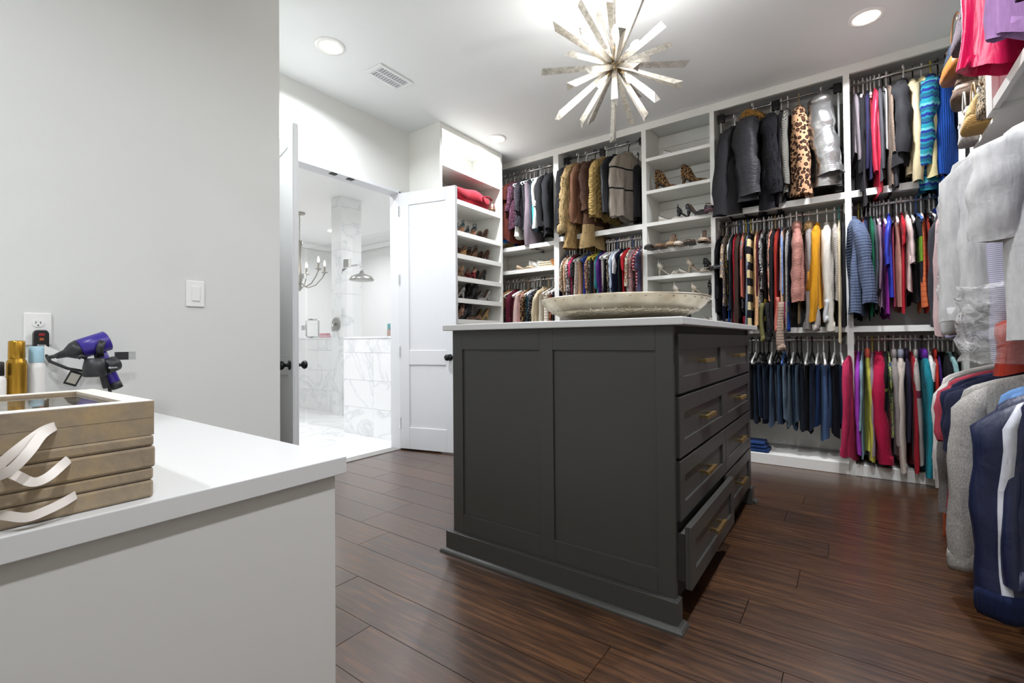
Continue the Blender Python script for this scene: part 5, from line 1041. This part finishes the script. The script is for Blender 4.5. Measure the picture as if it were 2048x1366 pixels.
# red travel bag
rb = thing('travel_bag', 'soft red zipped travel bag on the upper tower shelf', 'bag', (-3.17, 3.60, 2.3875))
RED = fab('plain:#86101f'); rs = []
for i in range(15):
    q = i / 14 * 2 - 1; e = (1 - abs(q) ** 5) ** .35 if abs(q) < 1 else 0.05; e = max(e, .12)
    rs.append([((.135 + .01 * math.sin(q * 7)) * e * math.copysign(abs(math.cos(a)) ** .6, math.cos(a)), q * .30, .082 + .078 * e * math.copysign(abs(math.sin(a)) ** .6, math.sin(a)) + .012 * math.sin(q * 5 + math.cos(a) * 2) * (math.sin(a) > -.3)) for a in [2 * math.pi * k / 20 for k in range(20)]])
MB().loft(rs).build('body', RED, rb, True)
MB().tube([(.138, .10, .10), (.155, .13, .115), (.158, .19, .115), (.15, .24, .105), (.125, .25, .10)], .011, 8, .5).build('handle', RED, rb, True)
MB().tube([(.0, -.27, .168), (.03, -.1, .17), (.04, .1, .168), (.02, .27, .16)], .004, 6).build('zip', mat('dark_zip', '#3a0c14', .5), rb, True)
sg = thing('sunglasses_case', 'brown rounded case behind the red bag', 'case', (-3.12, 3.97, 2.388)); MB().lathe([(.002, 0), (.035, .0), (.04, .05), (.03, .11), (.002, .125)], 14).build('shell', mat('brown_case', '#4a2f24', .4), sg, True); MB().lathe([(.041, .05), (.042, .053), (.041, .056)], 14).build('seam', BRASS, sg, True)
bxw = thing('white_carton', 'white printed carton behind the red bag', 'box', (-3.2, 3.93, 2.388)); box('body', -.08, .02, -.06, .08, 0, .16, mat('white_carton', '#d9d7d2', .6), bxw, .002); box('flap', .0201, .022, -.05, .07, .09, .155, mat('white_carton', '#d9d7d2', .6), bxw)
# folded jeans on the base of the jeans bay
fj = thing('folded_jeans', 'dark blue folded jeans lying on the white base below the trousers', 'trousers', (-.67, 4.38, .0845))
for k in range(3): MB().box(-.13 + .01 * k, .13 - .015 * k, -.09, .09, .001 + .028 * k, .027 + .028 * k).build('fold', fab('denim:#1b2f56'), fj, True, bevel=.011, seg=3)
# ================================================================== HANDBAGS
def bag(name, label, loc, w, d, h, key, rz=0, key2=None, strap=None, taper=.75, flap=False):
    t = thing(name, label, 'handbag', loc, rz, 'handbags on the corner shelves'); m = fab(key); rs = []
    for i in range(9):
        q = i / 8; f = 1 + (taper - 1) * q; e = 1 if 0 < i < 8 else .86; dd = d * (1 - .55 * q)
        rs.append([(dd / 2 * e * math.copysign(abs(math.cos(a)) ** .45, math.cos(a)), w / 2 * f * e * math.copysign(abs(math.sin(a)) ** .45, math.sin(a)) + .006 * math.sin(q * 6 + a), h * q) for a in [2 * math.pi * k / 20 for k in range(20)]])
    if key2:
        c = 3; MB().loft(rs[:c + 1]).build('base', fab(key2), t, True); MB().loft(rs[c:]).build('body', m, t, True)
    else: MB().loft(rs).build('body', m, t, True)
    if flap: MB().loft([[(x * 1.06 - .002, y * 1.03, z + dz) for x, y, z in r] for r, dz in ((rs[5], 0), (rs[6], 0), (rs[7], .002), (rs[8], .006))]).build('flap', fab(key2 or key), t, True)
    sk = mat('strap_' + (strap or '#2a1d18'), strap or '#2a1d18', .5); sh = h * .55
    for s in (-1, 1): MB().tube([(s * d * .18, w * .3 * taper * math.cos(a), h * .97 + sh * math.sin(a)) for a in [PI * k / 10 for k in range(11)]], .006, 6, .6).build('strap', sk, t, True)
    MB().lathe([(.001, .004), (.009, .003), (.01, 0)], 10, (0, 0, 0)).build('clasp', BRASS, t).matrix_local = Matrix.Translation((-d / 2 * .75, 0, h * .62)) @ Matrix.Rotation(R(-90), 4, 'Y')
    return t
bag('handbag', 'dark plum studded slouch handbag high on the corner shelves', (.57, 3.42, 2.5505), .22, .20, .27, 'speck:#35202c,#8a7a78:.35', R(8), strap='#2b1a24', taper=.7)
bag('tote_bag', 'navy tote bag with tan leather base in the corner', (.585, 3.82, 2.5705), .30, .22, .25, 'leather:#2b3340', R(5), key2='leather:#8a5424', strap='#8a5424', taper=1.05)
bag('clutch_bag', 'taupe clutch with brown monogram base', (.59, 3.82, 2.4005), .24, .16, .15, 'leather:#9b8576', R(-10), key2='speck:#4a3a30,#7a6450:.6', taper=.7, flap=True)
bag('shoulder_bag', 'black and cream embroidered shoulder bag', (.58, 3.24, 2.1135), .15, .08, .26, 'floral:#17140f,#bfa884,#17140f:.7', R(10), strap='#c7a98a', taper=.8)
bag('straw_bag', 'gold woven straw bag below the embroidered bag', (.59, 3.46, 2.1135), .17, .18, .17, 'tweed:#8a6a3c,#c9ad78', R(0), key2='herring:#8a6a3c,#b5945c', strap='#a98a58', taper=1.1)
bag('evening_bag', 'silver sequined evening bag at the shelf corner', (.57, 3.68, 2.1135), .14, .09, .20, 'speck:#8f8a84,#dad6cf:.5', R(0), strap='#b5b0a8', taper=.95)
bag('handbag', 'dark brown leather handbag behind the straw bag', (.82, 3.36, 2.1135), .24, .16, .2, 'leather:#3a241a', R(0), strap='#2b1a12')
bag('handbag', 'black handbag with teal tassel beyond the white stile', (.75, 2.9, 2.1135), .26, .18, .26, 'leather:#131315', R(0), strap='#131315')
ts = thing('tassel', 'teal silk tassel hanging by the white stile', 'tassel', (.62, 2.98, 2.30))
MB().tube([(0, 0, .12), (0, 0, .0)], .018, 10).build('sash', fab('satin:#1f8f97'), ts, True); MB().tube([(0, 0, .0), (0, 0, -.02), (0, 0, -.09)], [.008, .014, .02], 10).build('fringe', fab('satin:#2aa0a8'), ts, True)
# clear garment covers over the near end of the middle wardrobe rod
def film(name, label, x, y, z0, z1, w, d, rz=0):
    t = thing(name, label, 'garment cover', (x, y, 0), rz); rnd = random.Random(3); rs = []
    for i in range(13):
        q = i / 12; z = z0 + (z1 - z0) * q; f = .35 + .65 * ss((1 - q) * 5) if z1 > 1.7 else 1
        rs.append([(w / 2 * f * math.cos(a) + rnd.uniform(-.016, .016), d / 2 * math.copysign(abs(math.sin(a)) ** .8, math.sin(a)) + rnd.uniform(-.016, .016), z + rnd.uniform(-.01, .01)) for a in [2 * math.pi * k / 22 for k in range(22)]])
    MB().loft(rs, cap0=False).build('film', FILM, t, True)
    MB().loft([[(p[0] * s, p[1] * s, p[2] + dz) for p in rs[0]] for s, dz in ((1.0, 0), (1.02, -.006), (1.0, -.01))], False, False).build('hem', FILM, t, True)
    return t
film('plastic_garment_cover', 'clear crinkled plastic cover over the pink and lilac shirts', .67, 3.35, 1.14, 1.9, .56, .16)
film('plastic_garment_bag', 'crumpled clear plastic bag hanging below the white shirts', .60, 2.70, .92, 1.22, .46, .34, .3)
og = garment((.60, 2.62, 1.24), R(-90), 'tank', 'satin:#b5341c', .05, 'orange red cloth folded inside the crumpled plastic bag', L=.26, W=.14, collar=False)
